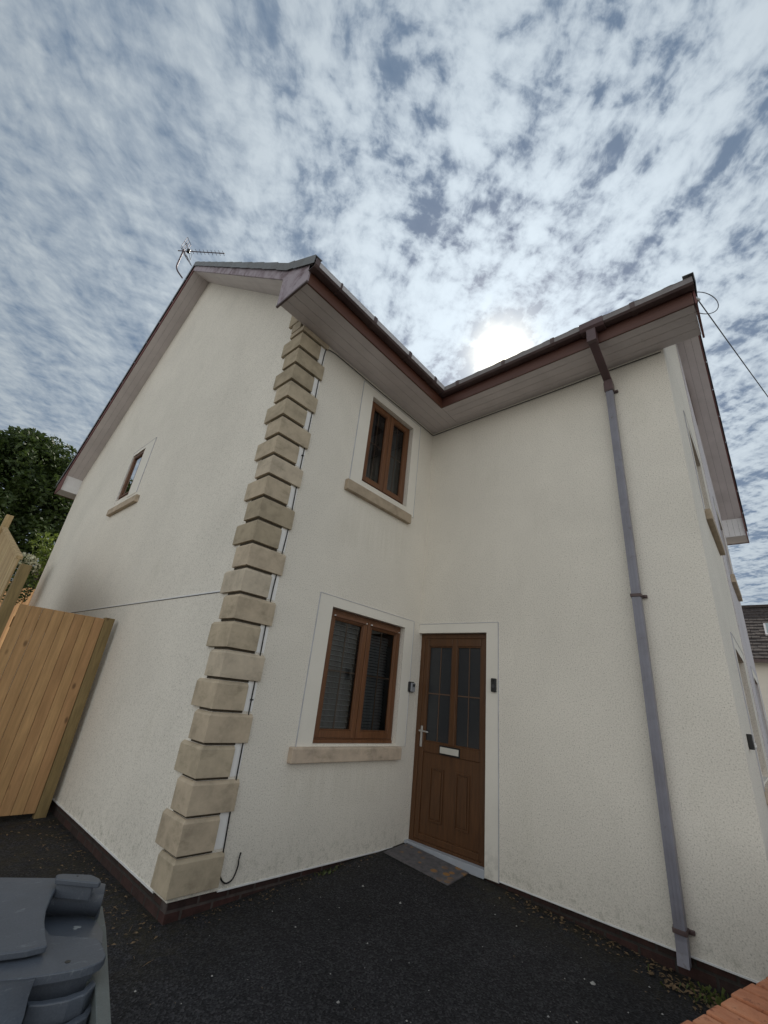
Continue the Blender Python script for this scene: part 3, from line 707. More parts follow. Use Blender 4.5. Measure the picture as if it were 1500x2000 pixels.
mb = MB(); mb.prism([Pf(DX+O_+.02, HE-.012), Pf(DX-.045, HE-.012), Pf(DX-.07, bl_(.07+O_)), Pf(xr, zfa-.002), Pf(xr, zfa+BH+.02), Pf(DX, bl_(O_)+BH-.01), Pf(DX+O_+.02, HE+.235)], Vector(Pf(0, 0, .018))-Vector(Pf(0, 0)))
mb.build('barge_board', M['barge_red'], house, bevel=.002)

# ---- tiled roofs
def ztop(s):      # upper tile surface, s from the fascia line up the slope
    return HE + .235 + .045 + (.62*s if s < O_ else .62*O_ + SL*(s-O_)) + (.0 if s < O_ else .0)
def slope_mesh(P, u0, u1, smax, name, mat, holes=None):
    """P(u, s, z) -> world"""
    mb = MB(); nu = int((u1-u0)/.05); rows = []
    s = -.09; course = .31; k = 0; levels = []
    while s < smax:
        e = min(s+course, smax); levels.append((s, .030)); levels.append((e-.001, .004)); s += course
    grid = []
    for (s, lift) in levels:
        row = []
        for i in range(nu+1):
            u = u0 + (u1-u0)*i/nu; ph = (u/.30) % 1.0
            wv = .013*max(0, math.cos((ph-.5)*2*math.pi))**1.5 if True else 0
            row.append(P(u, s, ztop(s)+lift+wv + .002*mnoise.noise(Vector((u*3, s*3, 1)))))
        grid.append(row)
    i0 = 0
    for row in grid: mb.v += row
    n = nu+1
    for j in range(len(grid)-1):
        for i in range(nu): mb.f.append((j*n+i, j*n+i+1, (j+1)*n+i+1, (j+1)*n+i)); mb.m.append(0)
    # underside and eave closure
    b0 = len(mb.v)
    for j in (0, len(grid)-1):
        s = levels[j][0]
        for i in range(nu+1): mb.v.append(P(u0+(u1-u0)*i/nu, s, ztop(s)-.012))
    for i in range(nu): mb.f.append((i, i+1, b0+i+1, b0+i)); mb.m.append(0); mb.f.append((b0+i, b0+i+1, b0+n+i+1, b0+n+i)); mb.m.append(0)
    return mb.build(name, M[mat], house, recalc=False)
slope_mesh(lambda u, s, z: (u, -O_+s, z), xg-.01, DX+.3, yr+O_, 'roof', 'tile')
slope_mesh(lambda u, s, z: (u, D_+O_-s, z), xg-.01, DX+.3, yr+O_, 'roof', 'tile')
slope_mesh(lambda u, s, z: (-O_+s, u, z), -B_-V_-.01, 3.4, xr+O_, 'roof', 'tile')
slope_mesh(lambda u, s, z: (DX+O_-s, u, z), -B_-V_+.07, 3.4, xr+O_, 'roof', 'tile')
# ridge tiles
def ridge(p0, p1, zr, r=.12):
    p0, p1 = Vector(p0), Vector(p1); d = (p1-p0); n = max(1, int(d.length/.45)); side = Vector((-d.y, d.x, 0)).normalized(); mb = MB()
    for i in range(n):
        a = p0 + d*i/n; b2 = p0 + d*((i+1)/n) - d.normalized()*.008; prof = [(math.cos(t_), math.sin(t_)) for t_ in [math.pi*q/8 for q in range(9)]]
        poly = [a + side*r*c + Vector((0, 0, r*.75*s_-.03)) for c, s_ in prof] + [a + side*(r-.015)*c + Vector((0, 0, (r-.02)*.75*s_-.035)) for c, s_ in prof[::-1]]
        mb.prism(poly, b2-a)
    return mb.build('ridge_tile', M['tile'], house)
zR = ztop(yr+O_); zRF = ztop(xr+O_)
ridge((xg-.02, yr, zR), (DX+.3, yr, zR), 0); ridge((xr, -B_-V_+.02, zRF), (xr, 3.3, zRF), 0)
# dry verge caps: grey channel lying over the tile edge
def verge(Q, smax, name='verge_cap', seg=.42):
    """Q(s, z, out)"""
    mb = MB(); s = -.11
    while s < smax:
        e = min(s+seg-.003, smax)
        pts = lambda s_, dz: [Q(s_, ztop(s_)-.055+dz, .03), Q(s_, ztop(s_)+.062+dz, .03), Q(s_, ztop(s_)+.066+dz, -.06), Q(s_, ztop(s_)+.058+dz, -.06), Q(s_, ztop(s_)+.054+dz, .024), Q(s_, ztop(s_)-.055+dz, .024)]
        sub = [s, e] if not (s < O_ < e) else [s, O_, e]
        rs = []
        for s_ in sub:
            rs.append(len(mb.v)); mb.v += pts(s_, .012 if s_ == s else .0)
        for a in range(len(rs)-1):
            for q in range(6): mb.f.append((rs[a]+q, rs[a]+(q+1) % 6, rs[a+1]+(q+1) % 6, rs[a+1]+q)); mb.m.append(0)
        mb.f.append(tuple(rs[0]+q for q in range(6))); mb.f.append(tuple(rs[-1]+q for q in range(6))[::-1]); mb.m += [0, 0]
        s += seg
    return mb.build(name, M['verge'], house)
verge(lambda s, z, o: (xg-.012-o, -O_+s, z), yr+O_); verge(lambda s, z, o: (xg-.012-o, D_+O_-s, z), yr+O_)
verge(lambda s, z, o: T4(-O_+s, z, -V_-.012-o), xr+O_); verge(lambda s, z, o: T4(DX+O_-s, z, -V_-.012-o), xr+O_)

# ---- gutters
def gutter(run, a, b_, dirn):
    """box section gutter; run(t, off, z): t along, off outwards from fascia"""
    mb = MB(); w, zb, ztp, th = .108, HE+.135, HE+.212, .004
    prof = [(0, ztp+.01), (0, zb+.012), (.018, zb), (w-.022, zb), (w-.004, zb+.02), (w, ztp-.008), (w+.004, ztp), (w-.004, ztp), (w-.008, ztp-.01), (w-.012, zb+.022), (w-.026, zb+.006), (.02, zb+.006), (.004, zb+.016), (.004, ztp+.01)]
    mbv = [run(a, o, z) for o, z in prof]; mb.prism(mbv, Vector(run(b_, 0, 0)) - Vector(run(a, 0, 0)))
    g_ = mb.build('gutter', [M['gutter'], M['gutter_face']], house)
    n = len(prof)
    me = g_.data
    for i, p in enumerate(me.polygons):
        if 2 <= i < 2+n and (i-2) in (4, 5, 6): p.material_index = 1
    return g_
g1 = gutter(lambda t_, o, z: (t_, -O_-.022-o, z), -A_-V_-.03, -O_-.022-.112, 0)
g2 = gutter(lambda t_, o, z: (-O_-.022-o, t_, z), -O_-.024, -B_-V_-.03, 0)
def clip(run, t_, gpar, w=.024, mat='gutter'):
    mb = MB(); zb, ztp, W_ = HE+.135, HE+.212, .108
    prof = [(-.0, ztp+.016), (0, zb-.004), (.016, zb-.005), (W_-.02, zb-.005), (W_, zb+.018), (W_+.006, ztp), (W_+.008, ztp+.008), (W_-.012, ztp+.010), (W_-.012, ztp+.002), (W_-.004, ztp-.004), (W_-.006, zb+.022), (W_-.024, zb+.001), (.018, zb+.001), (.004, zb+.008), (.004, ztp+.016)]
    mb.prism([run(t_, o, z) for o, z in prof], Vector(run(t_+w, 0, 0))-Vector(run(t_, 0, 0))); return mb.build('gutter_clip', M[mat], gpar)
R1 = lambda t_, o, z: (t_, -O_-.022-o, z); R2 = lambda t_, o, z: (-O_-.022-o, t_, z)
for t_ in (-2.52, -2.0, -1.36, -.82): clip(R1, t_, g1, .022 if t_ < -2 else .05)
for i_, f_ in enumerate(g2.data.materials): pass
g2.data.materials[1] = M['gutter_dull']
clip(R1, -2.862, g1, .05)
for t_ in (-.80, -1.45, -2.05, -2.86): clip(R2, t_, g2, .045)
# gutter outlet with spout, swan neck and square downpipe
out = MB(); clip_o = None
W_, zb, ztp = .116, HE+.125, HE+.214
out.prism([R2(-2.325, o, z) for o, z in [(-.001, ztp+.012), (-.001, zb), (.02, zb-.008), (W_-.02, zb-.008), (W_+.004, zb+.02), (W_+.006, ztp+.006), (W_-.012, ztp+.006), (W_-.012, zb+.03), (.01, zb+.03), (.008, ztp+.012)]], (0, -.235, 0))
out.prism([(-O_-.022-.016, -2.385, zb-.004), (-O_-.022-.104, -2.385, zb-.004), (-O_-.022-.104, -2.475, zb-.004), (-O_-.022-.016, -2.475, zb-.004)], (0, 0, -.12))
out.build('gutter_outlet', M['pipe_brown'], g2, bevel=.005)
def sqtube(mb, pts, hx, hy):
    rings = []
    for p in pts: rings.append(len(mb.v)); mb.v += [(p[0]-hx, p[1]-hy, p[2]), (p[0]+hx, p[1]-hy, p[2]), (p[0]+hx, p[1]+hy, p[2]), (p[0]-hx, p[1]+hy, p[2])]
    for a in range(len(rings)-1):
        for q in range(4): mb.f.append((rings[a]+q, rings[a]+(q+1) % 4, rings[a+1]+(q+1) % 4, rings[a+1]+q)); mb.m.append(0)
    mb.f.append(tuple(rings[0]+q for q in range(4))); mb.f.append(tuple(rings[-1]+q for q in range(4))[::-1]); mb.m += [0, 0]
cx_ = -O_-.022-.06; PY = -2.430
sw = MB(); sqtube(sw, [(cx_, PY, zb-.10), (cx_, PY, zb-.155), (-.062, PY, 4.80), (-.058, PY, 4.70)], .040, .040)
swn = sw.build('downpipe', M['pipe_brown'], house, bevel=.006); tag(swn, 'brown swan neck of the downpipe under the gutter')
sc = MB(); sqtube(sc, [(cx_, PY, zb-.09), (cx_, PY, zb-.17)], .047, .047); sc.build('pipe_socket', M['pipe_brown'], swn, bevel=.005); sc = MB(); sqtube(sc, [(-.058, PY, 4.78), (-.058, PY, 4.675)], .044, .044); sc.build('pipe_socket', M['pipe_brown'], swn, bevel=.005)
dp = MB(); sqtube(dp, [(-.058, PY, 4.68), (-.058, PY, 2.42)], .0325, .0345); sqtube(dp, [(-.058, PY, 2.42), (-.058, PY, .05), (-.066, PY, -.01), (-.085, PY, -.075)], .0330, .0350)
for q in (-.012, .012): dp.box(-.0935, -.0905, PY+q-.0025, PY+q+.0025, .06, 4.67)
dpo = dp.build('downpipe', M['pipe'], house, bevel=.007); tag(dpo, 'bleached lilac grey square downpipe on the long wall')
for z in (4.66, 2.38, .085):
    c = MB(); c.box(-.099, -.002, PY-.043, PY+.043, z, z+.028); c.box(-.028, -.002, PY-.075, PY+.052, z+.002, z+.026); c.tube([(-.034, PY-.060, z+.014), (-.022, PY-.060, z+.014)], .010, 8)
    c.build('pipe_clip', M['gutter'], dpo, bevel=.003)

# ------------------------------------------------------------------ small things fixed to the house
ks = thing('key_safe', 'small grey and black key safe on the wall between window and door', 'key safe', (-.11, 0, 1.42))
mb = MB(); mb.box(-.160, -.058, -.030, -.0005, 1.418, 1.532); mb.build('body', M['black'], ks, bevel=.012)
mb = MB(); mb.box(-.142, -.072, -.050, -.028, 1.424, 1.520); mb.build('cover', plain('grey_plastic', (.30, .31, .34), .4, .1), ks, bevel=.008)
mb = MB(); mb.box(-.120, -.082, -.053, -.047, 1.478, 1.508); mb.build('button_panel', M['black'], ks, bevel=.002)
db = thing('doorbell', 'black video doorbell on the pale band right of the front door', 'doorbell', (-.01, -1.0, 1.5))
mb = MB(); mb.box(-.034, -.0075, -1.044, -.988, 1.500, 1.632); mb.build('body', M['black'], db, bevel=.008)
mb = MB(); mb.tube([(-.0375, -1.016, 1.555), (-.033, -1.016, 1.555)], .017, 16); mb.build('button', plain('dark_button', (.05, .05, .055), .3, .1), db)
mb = MB(); mb.tube([(-.0375, -1.016, 1.608), (-.033, -1.016, 1.608)], .008, 12); mb.build('lens', plain('lens', (.004, .004, .006), .05, .1), db)
d2 = thing('intercom_box', 'narrow black entry box on the street front left of its ground floor window', 'entry box', T4(.47, 1.25, 0))
mb = MB(); win_box(T4, .44, .53, 1.26, 1.37, -.035, -.001, mb); mb.build('body', M['black'], d2, bevel=.005)
mb = MB(); win_box(T4, .46, .51, 1.275, 1.31, -.05, -.035, mb); mb.build('button', M['silver'], d2, bevel=.003)

def smooth_path(pts, n=8):
    pts = [Vector(p) for p in pts]; out = []
    for i in range(len(pts)-1):
        p0 = pts[max(i-1, 0)]; p1 = pts[i]; p2 = pts[i+1]; p3 = pts[min(i+2, len(pts)-1)]
        for k in range(n):
            t_ = k/n; out.append(.5*((2*p1)+(-p0+p2)*t_+(2*p0-5*p1+4*p2-p3)*t_*t_+(-p0+3*p1-3*p2+p3)*t_**3))
    out.append(pts[-1]); return out
cb = thing('wall_cable', 'thin black cable running down beside the stone quoins and along under the eaves', 'cable', (-2.15, 0, 0))
cw = [(-.02, -.012, 4.985), (-.5, -.012, 4.992), (-1.2, -.012, 4.985), (-1.9, -.012, 4.992), (-2.06, -.012, 4.985), (-2.15, -.012, 4.955), (-2.172, -.012, 4.88), (-2.178, -.012, 4.5), (-2.175, -.012, 4.0), (-2.180, -.012, 3.3), (-2.172, -.012, 2.75), (-2.185, -.012, 2.4), (-2.200, -.012, 2.07), (-2.190, -.012, 1.6), (-2.184, -.012, 1.19), (-2.172, -.012, .655), (-2.158, -.012, .3), (-2.147, -.012, .09), (-2.125, -.012, .035), (-2.08, -.012, .004), (-2.03, -.012, .02), (-2.005, -.012, .09), (-2.008, -.012, .13), (-1.998, -.006, .172)]
mb = MB(); mb.tube(smooth_path(cw, 6), .0055, 6); mb.build('cable_run', M['cable'], cb, smooth=True)
cw2 = [(-.012, -.015, 4.99), (-.012, -.9, 4.993), (-.012, -1.8, 4.988), (-.012, -2.4, 4.993), (-.012, -2.95, 4.99)]
mb = MB(); mb.tube(smooth_path(cw2, 6), .0055, 6); mb.build('cable_run', M['cable'], cb, smooth=True)
for z in (.12, .62, 1.2, 1.9, 2.75, 3.5, 4.2):
    mb = MB(); xx = -2.18 if z > .8 else (-2.170 if z > .5 else -2.149); mb.box(xx-.013, xx+.010, -.020, -.0005, z, z+.010); mb.build('cable_clip', M['cable'], cb)
# ---- aerial
ae = thing('tv_aerial', 'television aerial on a bent pole above the gable apex', 'aerial', (-2.85, 5.02, 9.36))
Bp = Vector((-3.05, 5.02, 9.98))
mb = MB(); mb.tube(smooth_path([(-2.86, 5.02, 9.30), (-2.93, 5.02, 9.34), (-3.01, 5.02, 9.40), (-3.05, 5.02, 9.50), (-3.05, 5.02, 9.75), (-3.05, 5.02, 10.03)], 6), .016, 8); mb.build('pole', M['mast'], ae, smooth=True)
be = Vector((-2.439, 4.301, 9.98)); bd_ = (be-Bp).normalized(); sd_ = Vector((-bd_.y, bd_.x, 0))
b0 = Bp - bd_*.12
mb = MB(); mb.tube([b0, be+bd_*.01], .011, 8); mb.build('boom', M['mast'], ae)
for i in range(9):
    c = Bp + bd_*(.22 + i*.088); mb = MB(); mb.tube([c - sd_*.06, c + sd_*.06], .005, 5); mb.build('director', M['mast'], ae)
mb = MB(); c = Bp + bd_*.12; mb.tube([c - Vector((0, 0, .03)), c + Vector((0, 0, .045))], .036, 10); mb.build('junction_box', M['black'], ae)
for sgn in (1, -1):
    c0 = Bp - bd_*.02; dirp = (Vector((0, 0, sgn))*.92 + bd_*(.18 if sgn > 0 else .75)).normalized(); Lp, hw = (.34, .09) if sgn > 0 else (.40, .12)
    mb = MB(); r_ = .0055
    for q in (-1, -.33, .33, 1): mb.tube([c0 + sd_*hw*q + dirp*.05, c0 + sd_*hw*q + dirp*Lp], r_, 5)
    for q in (.05, .20, Lp): mb.tube([c0 - sd_*hw + dirp*q, c0 + sd_*hw + dirp*q], r_, 5)
    mb.build('reflector', M['mast'], ae)
mb = MB(); c = Bp+bd_*.12
for sgn in (1, -1):
    pts = [c + sd_*.03*sgn, c + sd_*.13*sgn + Vector((0, 0, .09)), c + sd_*.15*sgn - Vector((0, 0, .09)), c + sd_*.03*sgn]
    mb.tube(pts, .005, 5)
mb.build('dipole', M['mast'], ae)
# ---- telephone wire
wr = thing('telephone_wire', 'overhead telephone wire with a spare loop at the right hand eaves corner', 'wire', (-.2, -3.36, 5.33))
a0 = Vector((-.20, -3.345, 5.31)); b0 = Vector((25, -8.3, 10.0)); pts = []
for i in range(31):
    t_ = i/30; p = a0.lerp(b0, t_); p.z -= 1.5*4*t_*(1-t_)*.5; pts.append(p)
mb = MB(); mb.tube(pts, .0055, 6); mb.build('line', M['wire'], wr)
lc = a0 + Vector((.22, -.03, .14)); mb = MB(); ex_ = Vector((.62, -.78, 0)).normalized()
lp_ = [lc + ex_*(-.16*math.cos(q)) + Vector((0, 0, .16*math.sin(q))) for q in [math.pi*(-.35+2.1*i/30) for i in range(31)]]
mb.tube([a0] + lp_, .0045, 6); mb.build('spare_loop', M['wire'], wr, smooth=True)
mb = MB(); mb.tube([a0 + Vector((-.05, .03, .0)), a0 + Vector((.02, -.01, 0))], .016, 8); mb.build('wire_hook', M['silver'], wr)

# ---- door mat
dm = MB(); z = -.012
mc = [Vector((-.40, -.075)), Vector((-.030, -.045)), Vector((-.010, -.76)), Vector((-.395, -.785))]
mc = [Vector((-.405, -.06)), Vector((-.035, -.05)), Vector((-.03, -.775)), Vector((-.395, -.79))]
dm.prism([(p.x, p.y, gz(p.x, p.y)+.004) for p in mc], (0, 0, .012))
def mat_mat():
    m, t, b = mat_new('mat_pattern'); v = oc(t)
    cb_ = N(t, 'ShaderNodeTexVoronoi', Scale=10.0); cb_.inputs['Randomness'].default_value = .55; t.links.new(v, cb_.inputs['Vector'])
    sp = ramp(t, cb_.outputs['Distance'], [(.30, (1, 1, 1)), (.36, (0, 0, 0))])
    fade = ramp(t, nz(t, v, 5, 3), [(.40, (.1, .1, .1)), (.6, (1, 1, 1))])
    base = mixc(t, mth(t, 'MULTIPLY', sp, fade), ramp(t, nz(t, v, 20, 5), [(.3, (.085, .080, .085)), (.7, (.15, .14, .145))]), (.34, .17, .05))
    t.links.new(base, b.inputs['Base Color']); b.inputs['Roughness'].default_value = .95; bump(t, b, nz(t, v, 200, 2), .6, .004); return m
tag(dm.build('doormat', mat_mat(), bevel=.003), 'grey doormat with faded orange motif on the tarmac at the front door', 'doormat')

# ------------------------------------------------------------------ gate and fences
gy = 2.70
gt = thing('garden_gate', 'knotty pine boarded side gate closing the passage beside the gable wall', 'gate', (-3.05, gy, -.14))
n = 8; x0, x1 = -3.485, -2.655; bw = (x1-x0)/n
for i in range(n):
    mb = MB(); mb.box(x0+bw*i+.002, x0+bw*(i+1)-.0015, gy, gy+.02, -.115, 1.842 - .0*i); mb.build('board', M['timber'], gt, bevel=.003)
mb = MB()
for z in (.1, .85, 1.6): mb.box(x0, x1, gy+.021, gy+.06, z, z+.11)
mb.build('rail', M['timber'], gt)
gp = MB(); gp.box(-2.650, -2.545, gy-.004, gy+.085, -.5, 1.86)
tag(gp.build('gate_post', M['timber_green'], bevel=.005), 'greenish square timber post between the boarded gate and the gable wall', 'post')
fp = MB(); fp.box(-3.625, -3.525, gy-.02, gy+.08, -.5, 2.25)
tag(fp.build('fence_post', M['timber_green'], bevel=.005), 'tall brown fence post at the left side of the boarded gate', 'post')
ft = lambda y: 2.27 + .291*(y-2.75)
fn = thing('boundary_fence', 'pale weathered close board fence panel climbing the bank left of the gate', 'fence', (-3.64, 4.3, 0))
yb = 2.80; 
while yb < 5.95:
    mb = MB(); mb.prism([(-3.64, yb, -.2), (-3.64, yb+.118, -.2), (-3.64, yb+.118, ft(yb+.118)+.02), (-3.64, yb, ft(yb)+.02)], (-.018 - .004*random.random(), 0, 0)); mb.build('board', M['timber_grey'], fn, bevel=.002); yb += .120
mb = MB(); mb.prism([(-3.68, 2.8, ft(2.8)+.02), (-3.62, 2.8, ft(2.8)+.02), (-3.62, 2.8, ft(2.8)+.055), (-3.68, 2.8, ft(2.8)+.055)], (0, 3.15, .291*3.15)); mb.build('capping_rail', M['timber_grey'], fn)
fp = MB(); fp.box(-3.70, -3.60, 6.0, 6.10, -.2, 3.48); tag(fp.build('fence_post', M['timber_grey'], bevel=.005), 'pale fence post with a slanted top at the upper end of the climbing fence', 'post')
# sunlit fence across the rear garden
rf = thing('rear_fence', 'sunlit orange boarded fence behind the rear corner of the house', 'fence', (-3.0, 9.3, 0))
p0 = Vector((-3.75, 8.35, 0)); p1 = Vector((-1.9, 10.35, 0)); dv = (p1-p0).normalized(); Lf = (p1-p0).length; nb = int(Lf/.125); nv = Vector((dv.y, -dv.x, 0))
for i in range(nb):
    a = p0 + dv*(i*.125); b2 = a + dv*.122; o_ = nv*(.012 if i % 2 else 0)
    mb = MB(); mb.prism([a+o_+Vector((0, 0, -.2)), b2+o_+Vector((0, 0, -.2)), b2+o_+Vector((0, 0, 2.83)), a+o_+Vector((0, 0, 2.83))], -nv*.018); mb.build('board', M['timber'], rf)
# shed
sh = thing('garden_shed', 'dark red timber shed glimpsed behind the rear corner of the house', 'shed', (-1.0, 12.8, 0))
mb = MB(); mb.box(-2.05, .6, 12.0, 13.8, -.2, 3.9); mb.build('wall', M['shed'], sh)
mb = MB(); mb.prism([(-2.2, 11.85, 3.88), (.8, 11.85, 3.88), (.8, 11.85, 3.96), (-2.2, 11.85, 3.96)], (0, 2.2, .5)); mb.build('roof', M['dark_tile'], sh)

# ------------------------------------------------------------------ brick garden wall with brick on edge coping
WE = Vector((.968, -.249, 0)).normalized(); WN = Vector((-.249, -.968, 0)).normalized()
bo = Vector((-2.749, -2.968, 0)) 
gw = thing('garden_wall', 'low orange brick garden wall with brick on edge coping at the bottom right', 'wall', (-1.5, -3.3, -.2))
bm_core = brick_mat('garden_brick', (.42, .17, .10), (.34, .14, .09), (.38, .34, .30), 1, (WE.x, WE.y, 0))
mb = MB(); q = [bo+WE*-.6+WN*.012, bo+WE*7.0+WN*.012, bo+WE*7.0+WN*.203, bo+WE*-.6+WN*.203]
mb.prism([Vector((p.x, p.y, -.5)) for p in q], (0, 0, 1.109)); mb.build('brickwork', bm_core, gw)
def coping_mat():
    m, t, b = mat_new('coping_brick'); v = oc(t); oi = t.nodes.new('ShaderNodeObjectInfo')
    base = ramp(t, nz(t, v, 9, 7, .7, .5), [(.3, (.34, .12, .055)), (.55, (.52, .20, .095)), (.75, (.60, .29, .16))])
    base = mixc(t, 1.0, base, ramp(t, oi.outputs['Random'], [(0, (.8, .74, .72)), (1, (1.1, 1.1, 1.1))]), 'MULTIPLY')
    w = ramp(t, nz(t, v, 11, 8, .8), [(.60, (0, 0, 0)), (.70, (1, 1, 1))]); base = mixc(t, mth(t, 'MULTIPLY', w, .55), base, (.58, .50, .45))
    cr = ramp(t, nz(t, oc(t, (1, 1, 1)), 35, 5, .75), [(.30, (.4, .3, .3)), (.42, (1, 1, 1))]); base = mixc(t, 1.0, base, cr, 'MULTIPLY')
    t.links.new(base, b.inputs['Base Color']); b.inputs['Roughness'].default_value = .9; bump(t, b, nz(t, v, 50, 6, .75), .8, .006); return m
cm = coping_mat()
mb = MB(); q = [bo+WE*-.6+WN*.012, bo+WE*7.0+WN*.012, bo+WE*7.0+WN*.203, bo+WE*-.6+WN*.203]
mb.prism([Vector((p.x, p.y, .61)) for p in q], (0, 0, .098)); mb.build('mortar', plain('mortar', (.20, .15, .12), .95, .25, 20, .004), gw)
for i in range(-8, 70):
    a = bo + WE*(i*.0757+.004) + WN*random.uniform(-.004, .004); dz = random.uniform(-.003, .003)
    mb = MB(); mb.prism([Vector((a.x, a.y, .612+dz)), *[Vector((p.x, p.y, .612+dz)) for p in (a+WE*.066, a+WE*.066+WN*.215, a+WN*.215)]], (0, 0, .106)); mb.build('coping_brick', cm, gw, bevel=.005)

# ------------------------------------------------------------------ wheelie bin
bx = Vector((.927, -.375, 0)); by = Vector((-.375, -.927, 0)); bP = Vector((-3.69, -1.77, 0))
wb = thing('wheelie_bin', 'blue grey plastic wheelie bin with a stepped lid at the bottom left', 'bin', (-3.95, -1.9, -.3))
def bin_mat(name, c, streak):
    m, t, b = mat_new(name); v = oc(t)
    base = ramp(t, nz(t, v, 3.5, 7, .65), [(.3, [x*.8 for x in c]), (.7, [x*1.2 for x in c])])
    base = mixc(t, 1.0, base, ramp(t, nz(t, v, 300, 2, .6), [(.35, (.88, .88, .89)), (.6, (1.05, 1.05, 1.05))]), 'MULTIPLY')
    sp = ramp(t, nz(t, v, 24, 4, .6), [(.70, (0, 0, 0)), (.735, (1, 1, 1))]); base = mixc(t, mth(t, 'MULTIPLY', sp, .7), base, (.45, .46, .45))
    sc_ = ramp(t, nz(t, oc(t, (3, 14, 3), (0, 0, .7)), 6, 5, .7), [(.60, (0, 0, 0)), (.68, (1, 1, 1))]); base = mixc(t, mth(t, 'MULTIPLY', sc_, streak), base, (.26, .28, .30))
    t.links.new(base, b.inputs['Base Color']); b.inputs['Roughness'].default_value = .42; return m
M['bin'] = bin_mat('bin_lid', (.082, .094, .115), .45); M['bin_body'] = bin_mat('bin_body', (.12, .135, .13), .5)
def BP(u, v_, z): p = bP + bx*u + by*v_; return (p.x, p.y, z)
def slab(uvs, z, th, name='lid', mat='bin', par=None, bevel=.0022, dz=None):
    mb = MB(); mb.prism([Vector(BP(u, v_, z - (dz(u, v_) if dz else 0))) for u, v_ in uvs], (0, 0, -th)); return mb.build(name, M[mat], par or wb, bevel=bevel)
plat = [(-.56, .14), (-.10, .14), (-.068, .207), (.028, .241), (.036, .257), (.049, .30), (.052, .317), (.046, .335), (.033, .347), (.012, .356), (-.024, .361), (-.060, .363), (-.075, .366), (-.14, .362), (-.56, .40)]
lid = slab(plat, .768, .016)
slab([(-.56, .04), (-.233, -.031), (-.106, -.009), (-.094, .02), (-.093, .044), (-.0955, .072), (-.0965, .10), (-.096, .15), (-.0885, .202), (-.076, .251), (-.065, .290), (-.070, .294), (-.097, .302), (-.15, .306), (-.56, .33)], .803, .012, 'lid_panel', par=lid, bevel=.0022, dz=lambda u, v_: .019*min(1, max(0, (v_-.02)/.28)))
slab([(-.56, .05), (-.233, -.018), (-.112, .0), (-.104, .10), (-.10, .19), (-.09, .25), (-.10, .288), (-.15, .294), (-.56, .318)], .790, .040, 'lid_panel', par=lid, bevel=.003, dz=lambda u, v_: .019*min(1, max(0, (v_-.02)/.28)))
# hollow behind the lug: rail, concave drop, ramp up to the plateau (one swept sheet with thickness)
mb = MB(); prof = [(-.03, .772), (-.024, .790), (.030, .794), (.044, .790), (.050, .775), (.046, .757), (.036, .744), (.026, .737), (.024, .7345), (.06, .739), (.14, .752), (.205, .763), (.232, .768)]
n_ = len(prof)
for k in range(5):
    u = -.12 + (.125)*k/4
    for q, (v_, z) in enumerate(prof):
        uu = u + (.012 + .010*(q/n_))*(k/4) + (.014*(k/4) if q > 9 else 0); zz = z - (.006 if k == 4 else 0)
        mb.v.append(BP(uu, v_ + .16*(uu+.1)*.9, zz))
for q, (v_, z) in enumerate(prof): mb.v.append(BP(.010 + .012*(q/n_) + (.014 if q > 9 else 0), v_ + .016, .725))
for k in range(5):
    for q in range(n_-1): a = k*n_+q; mb.f.append((a, a+1, a+n_+1, a+n_)); mb.m.append(0)
hw_ = mb.build('lid_hollow', M['bin'], lid, recalc=False)
for p in hw_.data.polygons: p.use_smooth = True
md = hw_.modifiers.new('e', 'EDGE_SPLIT'); md.split_angle = R(35)
slab([(-.098, .034), (-.092, .032), (-.03, .048), (-.012, .068), (-.010, .084), (-.014, .088), (-.094, .056)], .812, .03, 'lid_lug', par=lid, bevel=.002)
slab([(-.105, .030), (-.100, .026), (-.088, .024), (-.024, .040), (-.002, .068), (.004, .088), (.000, .098), (-.012, .094), (-.101, .058)], .822, .012, 'lid_lug', par=lid, bevel=.0025)
mb = MB(); mb.tube([BP(-.055, .046, .818), BP(-.055, .046, .8228)], .0028, 8); mb.build('screw_hole', M['black'], lid)
mb = MB(); mb.tube([BP(-.018, .325, .765), BP(-.018, .325, .7686)], .0055, 10); mb.build('screw_hole', M['black'], lid)
# front face of the lid, left of the grip: rolls down towards the viewer
mb = MB(); pr = [(.35, .768), (.375, .766), (.400, .758), (.425, .742), (.445, .718), (.46, .69), (.47, .64)]
for k in range(6):
    u = -.56 + (.56-.066)*k/5
    for (v_, z) in pr: mb.v.append(BP(u + (.004 if z < .75 else 0), v_ + (.03 - .03*k/5), z))
m_ = len(pr)
for k in range(5):
    for q in range(m_-1): a = k*m_+q; mb.f.append((a, a+1, a+m_+1, a+m_)); mb.m.append(0)
fr_ = mb.build('lid_front', M['bin'], lid, recalc=False, smooth=True); md = fr_.modifiers.new('s', 'SOLIDIFY'); md.thickness = .012
# grip recess: inner wall and two curved ridges
slab([(-.075, .30), (.030, .285), (.036, .31), (.028, .325), (.0, .337), (-.03, .342), (-.075, .342)], .752, .12, 'grip_wall', par=lid, bevel=.003)
for (top, zt_, hh) in (([(-.062, .389), (-.035, .394), (.004, .391), (.032, .378), (.046, .345)], .738, .034), ([(-.062, .425), (-.02, .425), (.018, .418), (.044, .396), (.056, .350)], .712, .03)):
    mb = MB()
    poly = [Vector(BP(u, v_, zt_)) for u, v_ in top] + [Vector(BP(u - .008, v_-.020, zt_-.002)) for u, v_ in top[::-1]]
    mb.prism(poly, (0, 0, -hh)); mb.build('grip', M['bin'], lid, bevel=.0022)
slab([(-.56, .44), (-.03, .425), (.030, .405), (.056, .385), (.064, .44), (.068, .56), (-.56, .60)], .694, .05, 'grip', par=lid, bevel=.004)
